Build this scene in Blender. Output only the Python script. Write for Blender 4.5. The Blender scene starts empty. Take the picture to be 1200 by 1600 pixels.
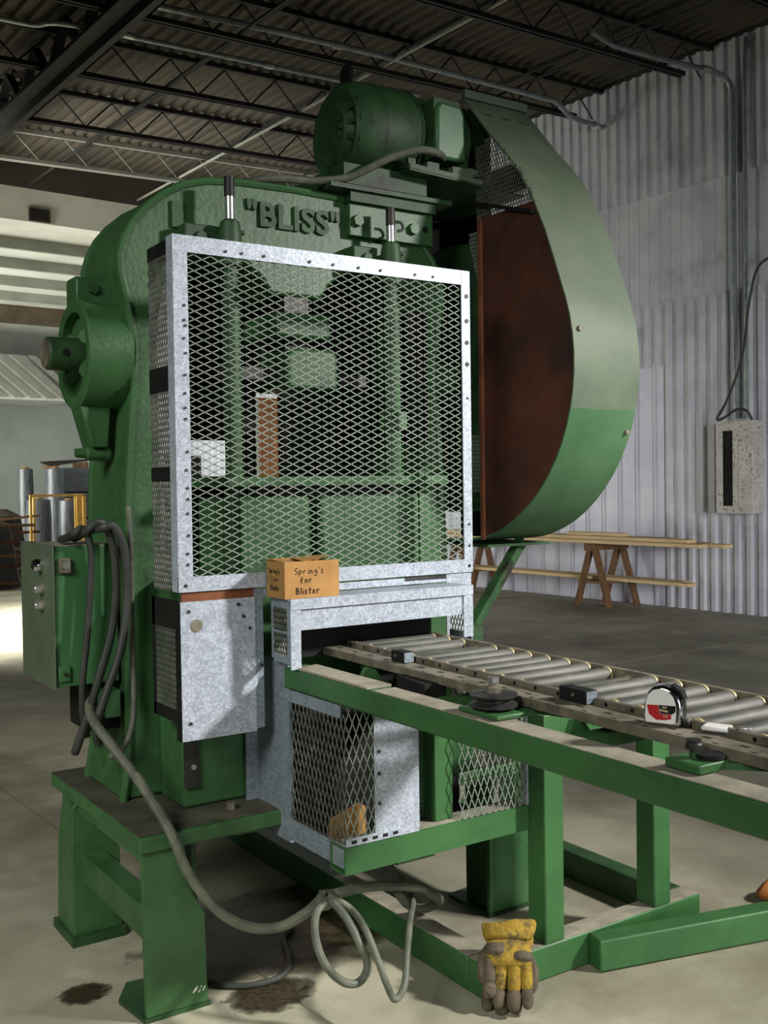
import bpy, bmesh, math, random
from mathutils import Vector, Matrix, Euler
random.seed(7)
SC = bpy.context.scene
COL = SC.collection

# ------------------------------------------------------------------ camera
def camera():
    F, PITCH, ROLL, YAW = 1642.0, math.radians(1.445), math.radians(-.8087), math.radians(33.7)
    cp, sp, cr, sr = math.cos(PITCH), math.sin(PITCH), math.cos(ROLL), math.sin(ROLL)
    f0 = Vector((0, cp, -sp)); u0 = Vector((0, sp, cp)); r0 = Vector((1, 0, 0))
    rz = Matrix.Rotation(-YAW, 3, 'Z')
    r = rz @ (cr*r0 + sr*u0); u = rz @ (-sr*r0 + cr*u0); f = rz @ f0
    cd = bpy.data.cameras.new('camera'); co = bpy.data.objects.new('camera', cd); COL.objects.link(co)
    cd.sensor_fit = 'VERTICAL'; cd.sensor_height = 32.0; cd.lens = F/1600*32.0
    m = Matrix((r, u, -f)).transposed().to_4x4(); m.translation = (0, 0, 1.45)
    co.matrix_world = m; cd.clip_end = 200
    SC.camera = co
camera()

# ------------------------------------------------------------------ world, lights, exposure
W = bpy.data.worlds.new('world'); SC.world = W; W.use_nodes = True
W.node_tree.nodes['Background'].inputs[0].default_value = (.80, .90, 1.0, 1)
W.node_tree.nodes['Background'].inputs[1].default_value = .018
SC.view_settings.view_transform = 'Standard'; SC.view_settings.look = 'None'
SC.view_settings.gamma = 1; SC.view_settings.exposure = -.12; SC.view_settings.use_curve_mapping = False

def area(name, loc, target, sx, sy, power, col=(1, 1, 1), spread=180):
    l = bpy.data.lights.new(name, 'AREA'); l.shape = 'RECTANGLE'; l.size = sx; l.size_y = sy
    l.energy = power; l.color = col; l.spread = math.radians(spread)
    o = bpy.data.objects.new(name, l); COL.objects.link(o); o.location = loc
    o.rotation_euler = (Vector(target)-Vector(loc)).to_track_quat('-Z', 'Y').to_euler(); return o
# high windows to the right of the photographer
area('window_light', (4.9, -.9, 3.6), (1.7, 2.4, .65), .38, .38, 50, (1, .97, .94), 54)
# added fill from behind the photographer, aimed low at the right wall
area('rear_fill_light', (2.2, -5.2, 1.7), (8.4, 8.8, .0), 4.0, 2.4, 98, (.96, .97, 1), 47)
area('left_fill_light', (-2.9, .4, 3.7), (.35, 3.1, 0), 2.0, 1.8, 54, (1, 1, .95), 76)  # added fill for the floor and machine sides at left
area('deck_fill_light', (-.5, 12.9, 2.4), (4.9, 13.2, 6.0), 1.6, 1.6, 52, (1, .98, .90), 46)  # added fill, brightens the roof deck near the far bay
# daylight through the side door of the far bay at the left
area('bay_door_light', (.6, 18.6, 2.1), (6.0, 18.8, 2.6), 5.0, 3.2, 540, (.98, 1, .93), 150)
area('bay_sun_light', (.2, 11.2, 4.6), (3.2, 11.4, 0), 1.2, .6, 330, (1, 1, .95), 56)

# ------------------------------------------------------------------ materials
def lin(c):
    return tuple(((x/255)/12.92 if x/255 <= .04045 else ((x/255+.055)/1.055)**2.4) for x in c)
MATS = {}
def mat(name, c1, c2=None, rough=.6, metal=0.0, scale=6.0, detail=6.0, bump=0.0, bscale=40.0, c3=None, t3=.66,
        scale3=3.0, stretch=None, w3=.06, spec=.5, emit=0, lo=.38, hi=.62, voronoi=False):
    m = bpy.data.materials.new(name); m.use_nodes = True; nt = m.node_tree; N = nt.nodes; L = nt.links
    b = N['Principled BSDF']; b.inputs['Roughness'].default_value = rough; b.inputs['Metallic'].default_value = metal
    b.inputs['Specular IOR Level'].default_value = spec
    tc = N.new('ShaderNodeTexCoord'); mp = N.new('ShaderNodeMapping'); L.new(tc.outputs['Object'], mp.inputs[0])
    if stretch: mp.inputs['Scale'].default_value = stretch
    col = None
    if c2 is not None:
        if voronoi:
            n = N.new('ShaderNodeTexVoronoi'); n.inputs['Scale'].default_value = scale
            n2 = N.new('ShaderNodeTexNoise'); n2.inputs['Scale'].default_value = scale*.15; n2.inputs['Detail'].default_value = 4
            L.new(mp.outputs[0], n2.inputs[0])
            sep = N.new('ShaderNodeSeparateColor'); L.new(n.outputs['Color'], sep.inputs[0])
            mx = N.new('ShaderNodeMath'); mx.operation = 'MULTIPLY_ADD'; mx.inputs[1].default_value = .45; 
            L.new(sep.outputs[0], mx.inputs[0]); ml = N.new('ShaderNodeMath'); ml.operation = 'MULTIPLY'; ml.inputs[1].default_value = .55
            L.new(n2.outputs[0], ml.inputs[0]); L.new(ml.outputs[0], mx.inputs[2]); fac = mx.outputs[0]
        else:
            n = N.new('ShaderNodeTexNoise'); n.inputs['Scale'].default_value = scale; n.inputs['Detail'].default_value = detail
            n.inputs['Roughness'].default_value = .62; fac = n.outputs[0]
        L.new(mp.outputs[0], n.inputs[0])
        r = N.new('ShaderNodeValToRGB'); r.color_ramp.elements[0].position = lo; r.color_ramp.elements[1].position = hi
        r.color_ramp.elements[0].color = (*lin(c1), 1); r.color_ramp.elements[1].color = (*lin(c2), 1)
        L.new(fac, r.inputs[0]); col = r.outputs[0]
        if c3 is not None:
            n3 = N.new('ShaderNodeTexNoise'); n3.inputs['Scale'].default_value = scale3; n3.inputs['Detail'].default_value = 9
            n3.inputs['Roughness'].default_value = .7; L.new(mp.outputs[0], n3.inputs[0])
            r3 = N.new('ShaderNodeValToRGB'); r3.color_ramp.elements[0].position = t3-w3; r3.color_ramp.elements[1].position = t3+w3
            L.new(n3.outputs[0], r3.inputs[0]); mix = N.new('ShaderNodeMix'); mix.data_type = 'RGBA'
            L.new(r3.outputs[0], mix.inputs[0]); L.new(col, mix.inputs[6]); mix.inputs[7].default_value = (*lin(c3), 1)
            col = mix.outputs[2]
        L.new(col, b.inputs['Base Color'])
    else:
        b.inputs['Base Color'].default_value = (*lin(c1), 1)
    if bump:
        nb = N.new('ShaderNodeTexNoise'); nb.inputs['Scale'].default_value = bscale; nb.inputs['Detail'].default_value = 5
        L.new(mp.outputs[0], nb.inputs[0]); bp = N.new('ShaderNodeBump'); bp.inputs['Strength'].default_value = bump
        bp.inputs['Distance'].default_value = .01; L.new(nb.outputs[0], bp.inputs['Height']); L.new(bp.outputs[0], b.inputs['Normal'])
    if emit:
        b.inputs['Emission Color'].default_value = (*lin(c1), 1); b.inputs['Emission Strength'].default_value = emit
    MATS[name] = m; return m
GREEN = mat('green_machine_paint', (48, 86, 46), (62, 104, 60), .45, 0, 5, bump=.15, bscale=60, c3=(30, 44, 26), t3=.665, scale3=4, w3=.09)
GREEN2 = mat('green_frame_paint', (42, 84, 42), (54, 100, 52), .5, 0, 4, bump=.1, bscale=50, c3=(52, 58, 38), t3=.74, scale3=7)
GREENG = mat('greyed_green_sheet_paint', (77, 91, 72), (93, 106, 84), .62, 0, 3, c3=(96, 88, 70), t3=.7, scale3=2.6, bump=.05)
HOODG = mat('hood_green_paint', (64, 100, 66), (80, 116, 80), .5, 0, 3, bump=.05)
GREENB = mat('green_cabinet_paint', (56, 104, 60), (70, 118, 72), .42, 0, 4, bump=.05)
GREEND = mat('dirty_green_paint', (34, 62, 34), (46, 84, 44), .55, 0, 7, c3=(34, 32, 24), t3=.6, scale3=5, bump=.15)
DUST = mat('dusty_green_top', (120, 116, 100), (150, 144, 126), .9, 0, 14, bump=.1)
GREASE = mat('greasy_dirt', (50, 50, 38), (78, 74, 58), .8, 0, 6, bump=.2, c3=(40, 62, 38), t3=.6, scale3=4)
GALV = mat('galvanized_steel', (152, 160, 170), (192, 200, 212), .45, .25, 170, voronoi=True, lo=.3, hi=.75, c3=(120, 112, 100), t3=.74, scale3=8)
GALVD = mat('dull_galvanized_steel', (108, 120, 128), (140, 150, 158), .5, .25, 150, voronoi=True, lo=.3, hi=.75, c3=(92, 84, 66), t3=.68, scale3=6)
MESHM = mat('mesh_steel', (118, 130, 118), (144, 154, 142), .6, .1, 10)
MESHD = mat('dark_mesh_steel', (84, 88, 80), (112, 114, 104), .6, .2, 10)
STEEL = mat('worn_steel', (92, 87, 74), (132, 125, 108), .6, .25, 14, c3=(62, 52, 40), t3=.62, scale3=9, bump=.1)
STEELD = mat('dark_steel', (44, 44, 44), (70, 68, 64), .5, .5, 10, bump=.1)
ROLLER = mat('roller_steel', (62, 64, 60), (88, 88, 80), .6, .12, 9, stretch=(1, 6, 6), c3=(80, 74, 60), t3=.62)
CREAM = mat('bearing_cap_cream', (160, 148, 108), (186, 174, 132), .5, 0, 20)
CHROME = mat('chrome', (206, 208, 212), (228, 228, 232), .12, 1, 5)
BRIGHT = mat('bright_steel', (170, 172, 170), (205, 206, 204), .3, .8, 15)
RUST = mat('rusted_sheet', (58, 28, 14), (84, 42, 22), .8, 0, 4, c3=(40, 22, 12), t3=.58, scale3=3, bump=.2, bscale=30)
RUSTE = mat('rusty_edge', (96, 52, 28), (120, 70, 40), .8, 0, 12)
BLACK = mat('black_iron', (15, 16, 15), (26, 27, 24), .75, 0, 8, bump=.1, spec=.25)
RUBBER = mat('black_rubber', (40, 44, 40), (56, 58, 52), .55, 0, 12)
HOSE = mat('grey_flexible_conduit', (74, 80, 68), (102, 104, 88), .6, 0, 16, bump=.15, bscale=120)
CARD = mat('cardboard', (160, 118, 66), (180, 136, 80), .9, 0, 9, bump=.05, c3=(150, 104, 50), t3=.66)
CARDD = mat('stained_cardboard', (136, 100, 50), (160, 120, 62), .9, 0, 9, c3=(96, 70, 34), t3=.6, scale3=14)
INK = mat('black_ink', (22, 18, 16), rough=.9)
WOOD = mat('pine_wood', (196, 168, 122), (222, 198, 152), .8, 0, 3, stretch=(14, 1, 14), bump=.05)
WOODD = mat('old_brown_wood', (92, 66, 42), (122, 90, 58), .85, 0, 4, stretch=(10, 10, 1), bump=.1)
PLY = mat('brown_plywood', (176, 116, 70), (196, 136, 86), .8, 0, 3, stretch=(6, 6, 1))
LEATY = mat('yellow_leather', (132, 106, 28), (160, 132, 42), .9, 0, 10, c3=(84, 70, 36), t3=.54, scale3=16, bump=.35, bscale=90)
LEATG = mat('dirty_grey_leather', (66, 58, 44), (94, 84, 66), .9, 0, 12, c3=(58, 50, 38), t3=.6, scale3=14, bump=.35, bscale=90)
ORANGE = mat('orange_leather', (160, 96, 42), (180, 118, 60), .85, 0, 14, bump=.3)
CONC = mat('concrete_floor', (142, 140, 120), (180, 176, 152), .62, 0, 1.1, detail=12, c3=(104, 96, 78), t3=.6, scale3=.8, w3=.14, bump=.12, bscale=14)
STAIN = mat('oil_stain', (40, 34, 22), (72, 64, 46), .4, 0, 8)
CRACK = mat('joint_filler', (66, 64, 56), rough=.95)  # dark grey filler seen in the floor joints
WHITEW = mat('white_wall_sheet', (182, 182, 190), (200, 200, 206), .38, .1, 2, c3=(166, 166, 172), t3=.6, scale3=1.5)
WHITEW2 = mat('white_patch_sheet', (190, 190, 206), (206, 206, 218), .42, .1, 2)
WHITEP = mat('white_liner', (206, 206, 194), (222, 222, 208), .7, 0, 1.5)
GREYW = mat('grey_block_wall', (150, 156, 148), (168, 174, 166), .85, 0, .8)
DECK = mat('grey_roof_deck', (56, 50, 42), (72, 65, 53), .88, .0, .9, detail=10, c3=(70, 62, 48), t3=.62, scale3=1.4, w3=.05)
IRON = mat('black_roof_iron', (26, 26, 24), (38, 38, 34), .7, .1, 4)
PURLIN = mat('grey_purlin', (140, 142, 132), (156, 158, 146), .7, 0, 3)
BROWN = mat('brown_beam', (70, 60, 44), (92, 80, 60), .8, 0, 3)
ZINC = mat('zinc_conduit', (120, 130, 130), (150, 158, 156), .45, .4, 8)
RUSTW = mat('rusty_white_paint', (186, 182, 176), (204, 200, 192), .6, 0, 6, c3=(120, 80, 44), t3=.585, scale3=34, w3=.03)
YELLOW = mat('yellow_frame_paint', (196, 152, 64), (214, 172, 84), .6, 0, 6)
WRAP = mat('plastic_wrap', (62, 66, 70), (92, 96, 100), .3, 0, 12, stretch=(3, 3, .4), bump=.4, bscale=20)
GREYB = mat('grey_bundle', (70, 76, 82), (98, 102, 106), .6, 0, 3, stretch=(1, 1, 8))
DARKH = mat('dark_scrap', (30, 30, 24), (58, 50, 40), .8, 0, 6)
REDP = mat('red_label', (170, 30, 34), rough=.4)
WHITEL = mat('white_plastic', (214, 214, 208), (226, 226, 222), .4, 0, 10)
SKYW = mat('bright_doorway', (245, 250, 250), rough=.9, emit=1.6)
GLASS = mat('amber_lens', (150, 150, 140), rough=.15)

# ------------------------------------------------------------------ mesh helpers
class MB:
    def __init__(s): s.v = []; s.f = []
    def quadbox(s, c8):
        b = len(s.v); s.v += [tuple(c) for c in c8]
        s.f += [tuple(b+i for i in q) for q in ((0, 3, 2, 1), (4, 5, 6, 7), (0, 1, 5, 4), (1, 2, 6, 5), (2, 3, 7, 6), (3, 0, 4, 7))]
        return s
    def box(s, x0, x1, y0, y1, z0, z1):
        return s.quadbox([(x0, y0, z0), (x1, y0, z0), (x1, y1, z0), (x0, y1, z0), (x0, y0, z1), (x1, y0, z1), (x1, y1, z1), (x0, y1, z1)])
    def bar(s, p0, p1, w, h, up=(0, 0, 1)):
        p0, p1 = Vector(p0), Vector(p1); d = (p1-p0).normalized(); u = Vector(up)
        if abs(d.dot(u)) > .98: u = Vector((1, 0, 0))
        a = d.cross(u).normalized()*w/2; c = a.cross(d).normalized()*h/2
        return s.quadbox([p0-a-c, p0+a-c, p1+a-c, p1-a-c, p0-a+c, p0+a+c, p1+a+c, p1-a+c])
    def prism(s, poly, ax, a0, a1):
        def P(p, a): return {'X': (a, p[0], p[1]), 'Y': (p[0], a, p[1]), 'Z': (p[0], p[1], a)}[ax]
        b = len(s.v); n = len(poly)
        s.v += [P(p, a0) for p in poly]+[P(p, a1) for p in poly]
        s.f += [tuple(range(b, b+n)), tuple(range(b+2*n-1, b+n-1, -1))]
        for i in range(n): j = (i+1) % n; s.f.append((b+i, b+n+i, b+n+j, b+j))
        return s
    def rings(s, rings, cap=True):
        b = len(s.v); n = len(rings[0])
        for r in rings: s.v += [tuple(p) for p in r]
        for k in range(len(rings)-1):
            for i in range(n):
                j = (i+1) % n; s.f.append((b+k*n+i, b+k*n+j, b+(k+1)*n+j, b+(k+1)*n+i))
        if cap: s.f += [tuple(range(b+n-1, b-1, -1)), tuple(b+(len(rings)-1)*n+i for i in range(n))]
        return s
    def tube(s, pts, r, n=8, cap=True, flat=1.0):
        pts = [Vector(p) for p in pts]; R = r if isinstance(r, (list, tuple)) else [r]*len(pts)
        u = None; out = []
        for i, p in enumerate(pts):
            d = (pts[min(i+1, len(pts)-1)]-pts[max(i-1, 0)]).normalized()
            if u is None: u = d.orthogonal().normalized() if flat == 1.0 else d.cross(Vector((0, 1, 0)) if abs(d.y) < .9 else Vector((1, 0, 0))).normalized()
            u = (u-d*u.dot(d)).normalized(); w = d.cross(u)
            out.append([p+R[i]*(math.cos(2*math.pi*k/n)*u+math.sin(2*math.pi*k/n)*w*flat) for k in range(n)])
        return s.rings(out, cap)
    def cyl(s, p0, p1, r, n=16, r2=None): return s.tube([p0, p1], [r, r if r2 is None else r2], n)
    def lathe(s, c, ax, prof, n=24):
        c = Vector(c); out = []
        e = {'X': (Vector((1, 0, 0)), Vector((0, 1, 0)), Vector((0, 0, 1))), 'Y': (Vector((0, 1, 0)), Vector((0, 0, 1)), Vector((1, 0, 0))),
             'Z': (Vector((0, 0, 1)), Vector((1, 0, 0)), Vector((0, 1, 0)))}[ax]
        for r, t in prof:
            out.append([c+e[0]*t+r*(math.cos(2*math.pi*k/n)*e[1]+math.sin(2*math.pi*k/n)*e[2]) for k in range(n)])
        return s.rings(out, True)
    def hexnut(s, p0, p1, r): return s.cyl(p0, p1, r, 6)
    def build(s, name, material, parent=None, bevel=0, smooth=True, sub=0, label=None, kind=None):
        off = Vector((0, 0, 0)); q = parent
        if parent is not None and not parent.get('_local'):
            while q is not None: off += Vector(q.location); q = q.parent
        me = bpy.data.meshes.new(name); me.from_pydata([tuple(Vector(v)-off) for v in s.v], [], s.f)
        bm = bmesh.new(); bm.from_mesh(me); bmesh.ops.recalc_face_normals(bm, faces=bm.faces); bm.to_mesh(me); bm.free()
        me.materials.append(material)
        if smooth:
            me.polygons.foreach_set('use_smooth', [True]*len(me.polygons)); me.set_sharp_from_angle(angle=math.radians(32))
        o = bpy.data.objects.new(name, me); COL.objects.link(o)
        if parent is not None:
            o.parent = parent
            if parent.get('_local'): o['_local'] = 1
        if bevel:
            m = o.modifiers.new('bevel', 'BEVEL'); m.width = bevel; m.segments = 2; m.limit_method = 'ANGLE'; m.angle_limit = math.radians(40)
        if sub:
            m = o.modifiers.new('sub', 'SUBSURF'); m.levels = sub; m.render_levels = sub
        if label: o['label'] = label
        if kind: o['kind'] = kind
        return o
def tag(o, label=None, cat=None, group=None, kind=None):
    if label: o['label'] = label
    if cat: o['category'] = cat
    if group: o['group'] = group
    if kind: o['kind'] = kind
    return o
def thing(name, label, cat, loc, rotz=0, group=None, local=False, rot=None):
    o = bpy.data.objects.new(name, None); COL.objects.link(o); o.empty_display_size = .1
    o.location = loc; o.rotation_euler = rot if rot else (0, 0, rotz)
    if rotz or rot or local: o['_local'] = 1
    return tag(o, label, cat, group)
def smoothpath(pts, k=6):
    pts = [Vector(p) for p in pts]; out = []
    for i in range(len(pts)-1):
        p0, p1, p2, p3 = pts[max(i-1, 0)], pts[i], pts[i+1], pts[min(i+2, len(pts)-1)]
        for j in range(k):
            t = j/k
            out.append(.5*((2*p1)+(p2-p0)*t+(2*p0-5*p1+4*p2-p3)*t*t+(3*p1-p0-3*p2+p3)*t**3))
    return out+[pts[-1]]
def expanded(mb, o, u, v, U, V, lwd, swd, w=.0034, t=.003, clip=None):
    """expanded metal: diamonds long along u"""
    o, u, v = Vector(o), Vector(u).normalized(), Vector(v).normalized(); nrm = u.cross(v)
    a, b = lwd/2, swd/2; ni, nj = int(U/a)+2, int(V/b)+2
    for i in range(-1, ni):
        for j in range(-1, nj):
            if (i+j) % 2: continue
            for dj in (1, -1):
                p0 = [i*a, j*b]; p1 = [(i+1)*a, (j+dj)*b]; t0, t1 = 0.0, 1.0
                for k, lim in ((0, U), (1, V)):
                    d = p1[k]-p0[k]
                    for bound, sgn in ((0, 1), (lim, -1)):
                        f0, f1 = sgn*(p0[k]-bound), sgn*(p1[k]-bound)
                        if f0 < 0 and f1 < 0: t0, t1 = 1, 0
                        elif f0 < 0: t0 = max(t0, f0/(f0-f1))
                        elif f1 < 0: t1 = min(t1, f0/(f0-f1))
                if t1-t0 < .05: continue
                q0 = o+u*(p0[0]+(p1[0]-p0[0])*t0)+v*(p0[1]+(p1[1]-p0[1])*t0)
                q1 = o+u*(p0[0]+(p1[0]-p0[0])*t1)+v*(p0[1]+(p1[1]-p0[1])*t1)
                if clip and not clip((q0+q1)/2): continue
                d = (q1-q0).normalized(); s_ = nrm.cross(d)*w/2; n_ = nrm*t/2
                bq = len(mb.v)
                mb.v += [tuple(x) for x in (q0-s_-n_, q0+s_-n_, q0+s_+n_, q0-s_+n_, q1-s_-n_, q1+s_-n_, q1+s_+n_, q1-s_+n_)]
                mb.f += [tuple(bq+x for x in q) for q in ((0, 1, 5, 4), (1, 2, 6, 5), (2, 3, 7, 6), (3, 0, 4, 7))]
    return mb
def text_mb(txt, size, extrude, name, material, parent, loc, rot, xscale=1, wide=0):
    cu = bpy.data.curves.new('txt', 'FONT'); cu.body = txt; cu.size = size; cu.extrude = extrude; cu.align_x = 'CENTER'; cu.offset = wide
    cu.space_character = 1.06
    o = bpy.data.objects.new('txt', cu); COL.objects.link(o); bpy.context.view_layer.update()
    me = bpy.data.meshes.new_from_object(o.evaluated_get(bpy.context.evaluated_depsgraph_get())); bpy.data.objects.remove(o)
    M = Matrix.Translation(Vector(loc)) @ Euler(rot).to_matrix().to_4x4() @ Matrix.Diagonal((xscale, 1, 1, 1))
    me.transform(M); mb = MB(); mb.v = [tuple(v.co) for v in me.vertices]; mb.f = [tuple(p.vertices) for p in me.polygons]
    return mb.build(name, material, parent, smooth=False)

# ------------------------------------------------------------------ the building (its own axes, turned 3.2 degrees from the press)
BR = math.radians(3.2)
def toM(x, y, z): return Vector((x*math.cos(BR)-y*math.sin(BR), x*math.sin(BR)+y*math.cos(BR), z))
def struct(name, mb, material, parent=None, **k):
    o = mb.build(name, material, parent, **k)
    if parent is None: o['kind'] = 'structure'; o.rotation_euler = (0, 0, BR); o['_local'] = 1
    return o
def bthing(name, label, cat, x=0, y=0, z=0, group=None, rotz=0):
    return thing(name, label, cat, toM(x, y, z), BR+rotz, group, local=True)

# floor slab with sawn joints
fl = MB()
xs = [-9, 1.55, 2.72+3.5, 12.0]; ys = [-6, 1.2, 5.6, 10.2, 14.8, 19.4, 26.2]
g = .006
floor = struct('floor', MB().box(-9, 12, -6, 26.2, -.1, -.012), CRACK)
for i in range(3):
    for j in range(6):
        struct('slab', MB().box(xs[i]+g, xs[i+1]-g, ys[j]+g, ys[j+1]-g, -.012, 0), CONC, floor)

# right wall: overlapping ribbed sheets
XW = 9.94
wall = struct('wall_right', MB().box(XW+.05, XW+.15, -6, 26.2, 0, 6.3), GREYW)
def sheet(y0, y1, z0, z1, pitch, depth, off, m, rib=.42):
    a = int(round((y1-y0)/pitch)); p = (y1-y0)/a; pr = []
    for k in range(a):
        y = y0+k*p
        for t, d in ((0, 0), (.5-rib/2-.08, 0), (.5-rib/2+.04, 1), (.5+rib/2-.04, 1), (.5+rib/2+.08, 0)):
            pr.append((y+t*p, XW-off-d*depth))
    pr.append((y1, XW-off)); n = len(pr); mb = MB()
    for z in (z0, z1): mb.v += [(x, y, z) for y, x in pr]
    for k in range(n-1): mb.f.append((k, k+1, n+k+1, n+k))
    b = 2*n
    for z in (z0, z1): mb.v += [(x+.004, y, z) for y, x in pr]
    for k in range(n-1): mb.f += [(b+k, b+n+k, b+n+k+1, b+k+1), (k, b+k, b+k+1, k+1), (n+k, n+k+1, b+n+k+1, b+n+k)]
    return struct('wall_sheet', mb, m, wall, smooth=False)
SW = 1.05
k = 0; y = 3.6
while y < 25:
    y1 = y+SW
    sheet(y, y1, 4.76, 6.22, .15, .030, .012, WHITEW)
    sheet(y, y1, 3.48, 4.80, .15, .007, .004, WHITEW)
    if y < 7.6:
        sheet(y, y1, 0.0, 3.52, .15, .032, .0, WHITEW)
    else:
        sheet(y, y1, 2.78, 3.52, .15, .032, .0, WHITEW)
        sheet(y, y1, .0, 2.82, .26, .012, .006, WHITEW2, rib=.16)
    y = y1
struct('trim_1', MB().box(XW-.06, XW+.1, -6, 26.2, 6.20, 6.235), IRON)
struct('trim_2', MB().box(XW-.03, XW+.1, -6, 26.2, 6.235, 6.33), WHITEP)  # pale strip, reflected daylight at the eave put into its colour
# back wall and far bay
struct('wall_back', MB().box(-9, 12, 25.6, 25.8, 0, 5.4), GREYW)
struct('trim_3', MB().box(-9, XW, 14.75, 14.85, 5.2, 5.66), WHITEP)
bay = struct('ceiling', MB().box(-9, XW, 14.85, 25.6, 5.2, 5.3), WHITEP)
for yy in (15.75, 17.15, 18.6, 20.05):
    struct('purlin', MB().box(-9, XW, yy, yy+.07, 5.03, 5.2), PURLIN, bay)
struct('trim_6', MB().box(-9, XW, 14.74, 14.84, 5.66, 6.4), DECK)
struct('trim_4', MB().box(-9, XW, 21.5, 21.75, 4.86, 5.2), BROWN)
struct('window_1', MB().box(11.15, 11.9, 25.53, 25.6, 1.0, 3.0), SKYW)
# slanted ribbed canopy on the back wall
can = bthing('canopy', 'white ribbed slanted canopy high on the far back wall', 'canopy', 7.0, 24, 3.5)
mb = MB()
for i in range(9):
    x0 = -2.0+i*.36
    mb.quadbox([(x0, -.2, 1.0), (x0+.18, -.2, 1.0), (x0+1.35, -.2, .05), (x0+1.17, -.2, .05),
                (x0, -.12, 1.0), (x0+.18, -.12, 1.0), (x0+1.35, -.12, .05), (x0+1.17, -.12, .05)])
mb.build('rib', PURLIN, can)
MB().quadbox([(-3.2, -.12, 1.0), (.85, -.12, 1.0), (1.95, -.12, 0), (-2.1, -.12, 0), (-3.2, 1.5, 1.0), (.85, 1.5, 1.0), (1.95, 1.5, 0), (-2.1, 1.5, 0)]).build('sheet', WHITEP, can)
vent = bthing('wall_vent', 'small grey louvred vent high on white wall at left', 'vent', 5.09, 14.74, 5.2)
MB().box(-.16, .16, -.02, .005, .0, .2).build('frame', PURLIN, vent)
mb = MB()
for i in range(10): mb.box(-.14+i*.028, -.125+i*.028, -.034, -.02, .02, .18)
mb.build('louvre', IRON, vent)
MB().box(-.145, .145, -.026, -.0205, .015, .185).build('opening', BROWN, vent)

# roof deck (flutes run away from the wall's foot) and bar joists
SL = .04
def zr(x, z): return z+SL*(x-5.9)
deck = MB(); pr = []; x = -9.0
while x < XW:
    for t, d in ((0, 0), (.055, 0), (.07, 1), (.135, 1)): pr.append((x+t, zr(x+t, 6.05)+d*.045))
    x += .15
n = len(pr)
for yy in (-6, 14.8): deck.v += [(a, yy, b) for a, b in pr]
for k in range(n-1): deck.f.append((k, k+1, n+k+1, n+k))
for yy in (-6, 14.8): deck.v += [(a, yy, b+.02) for a, b in pr]
for k in range(n-1): deck.f.append((2*n+k, 3*n+k, 3*n+k+1, 2*n+k+1))
roof = struct('ceiling', deck, DECK, smooth=False)
for q, yj in enumerate((2.49, 4.04, 5.59, 7.14, 8.69, 10.24, 11.8, 13.35)):
    jm = PURLIN if yj > 13 else IRON
    jo = struct('joist', MB().bar((-9, yj-.03, zr(-9, 6.02)), (XW, yj-.03, zr(XW, 6.02)), .05, .05), jm, roof)
    m2 = MB()
    for s in (-.028, .028): m2.bar((-9, yj+s, zr(-9, 5.665)), (XW-.5, yj+s, zr(XW-.5, 5.665)), .03, .045)
    m2.build('bottom_chord', jm, jo)
    m3 = MB(); x = -8.8; up = 0
    while x < XW-.4:
        a = (x, yj, zr(x, 5.68 if up == 0 else 6.0)); b = (x+.32, yj, zr(x+.32, 6.0 if up == 0 else 5.68))
        m3.cyl(a, b, .010, 5); x += .32; up = 1-up
    m3.build('web_bars', jm, jo)
for q, xx in enumerate((4.9, 6.55, 8.2)):
    struct('bridging', MB().bar((xx, -6, zr(xx, 5.70)), (xx, 14.7, zr(xx, 5.70)), .022, .022), PURLIN if q == 1 else IRON, roof)
    struct('bridging', MB().bar((xx+.4, -6, zr(xx+.4, 6.0)), (xx+.4, 14.7, zr(xx+.4, 6.0)), .03, .03), IRON, roof)
gd = struct('trim_5', MB().box(3.55, 3.85, -6, 14.8, 5.46, 5.50).box(3.69, 3.71, -6, 14.8, 5.36, 5.62), IRON)
mb = MB()
for i in range(24):
    yy = -5+i*.85; mb.bar((3.7, yy, 5.5), (3.7, yy+.42, 5.93), .09, .05); mb.bar((3.7, yy+.42, 5.93), (3.7, yy+.85, 5.5), .09, .05)
mb.build('web_bars', IRON, gd)

def btube(name, label, cat, pts, r, m, k=6, couplings=()):
    t = bthing(name, label, cat, *pts[0]); o = Vector(pts[0])
    MB().tube([p-o for p in smoothpath(pts, k)], r, 10).build('tube', m, t)
    for c, d in couplings:
        c = Vector(c)-o; d = Vector(d).normalized()*.05
        MB().cyl(c-d, c+d, r*1.35, 10).build('coupling', BRIGHT, t)
    return t
btube('ceiling_conduit', 'grey conduit crossing the dark roof at upper left, behind motor', 'conduit',
      [(2.6, 9.42, 5.58), (3.2, 9.38, 5.58), (3.45, 9.2, 5.58), (4.5, 9.06, 5.58), (6.2, 8.92, 5.60), (7.2, 8.85, 5.64)], .024, ZINC, couplings=[((4.0, 9.1, 5.58), (1, -.02, 0)), ((5.4, 8.98, 5.59), (1, -.05, 0))])
btube('ceiling_conduit', 'long grey conduit under the roof ending in a bend at white wall', 'conduit',
      [(2.5, 8.9, 5.74), (3.9, 8.77, 5.745), (5.06, 8.62, 5.75), (6.44, 8.47, 5.75), (8.49, 8.36, 5.75), (8.81, 8.375, 5.75), (9.3, 8.59, 5.74), (9.9, 8.645, 5.75)], .03, ZINC, couplings=[((5.9, 8.53, 5.75), (1, -.1, 0)), ((9.75, 8.63, 5.748), (1, .1, 0))])
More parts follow.
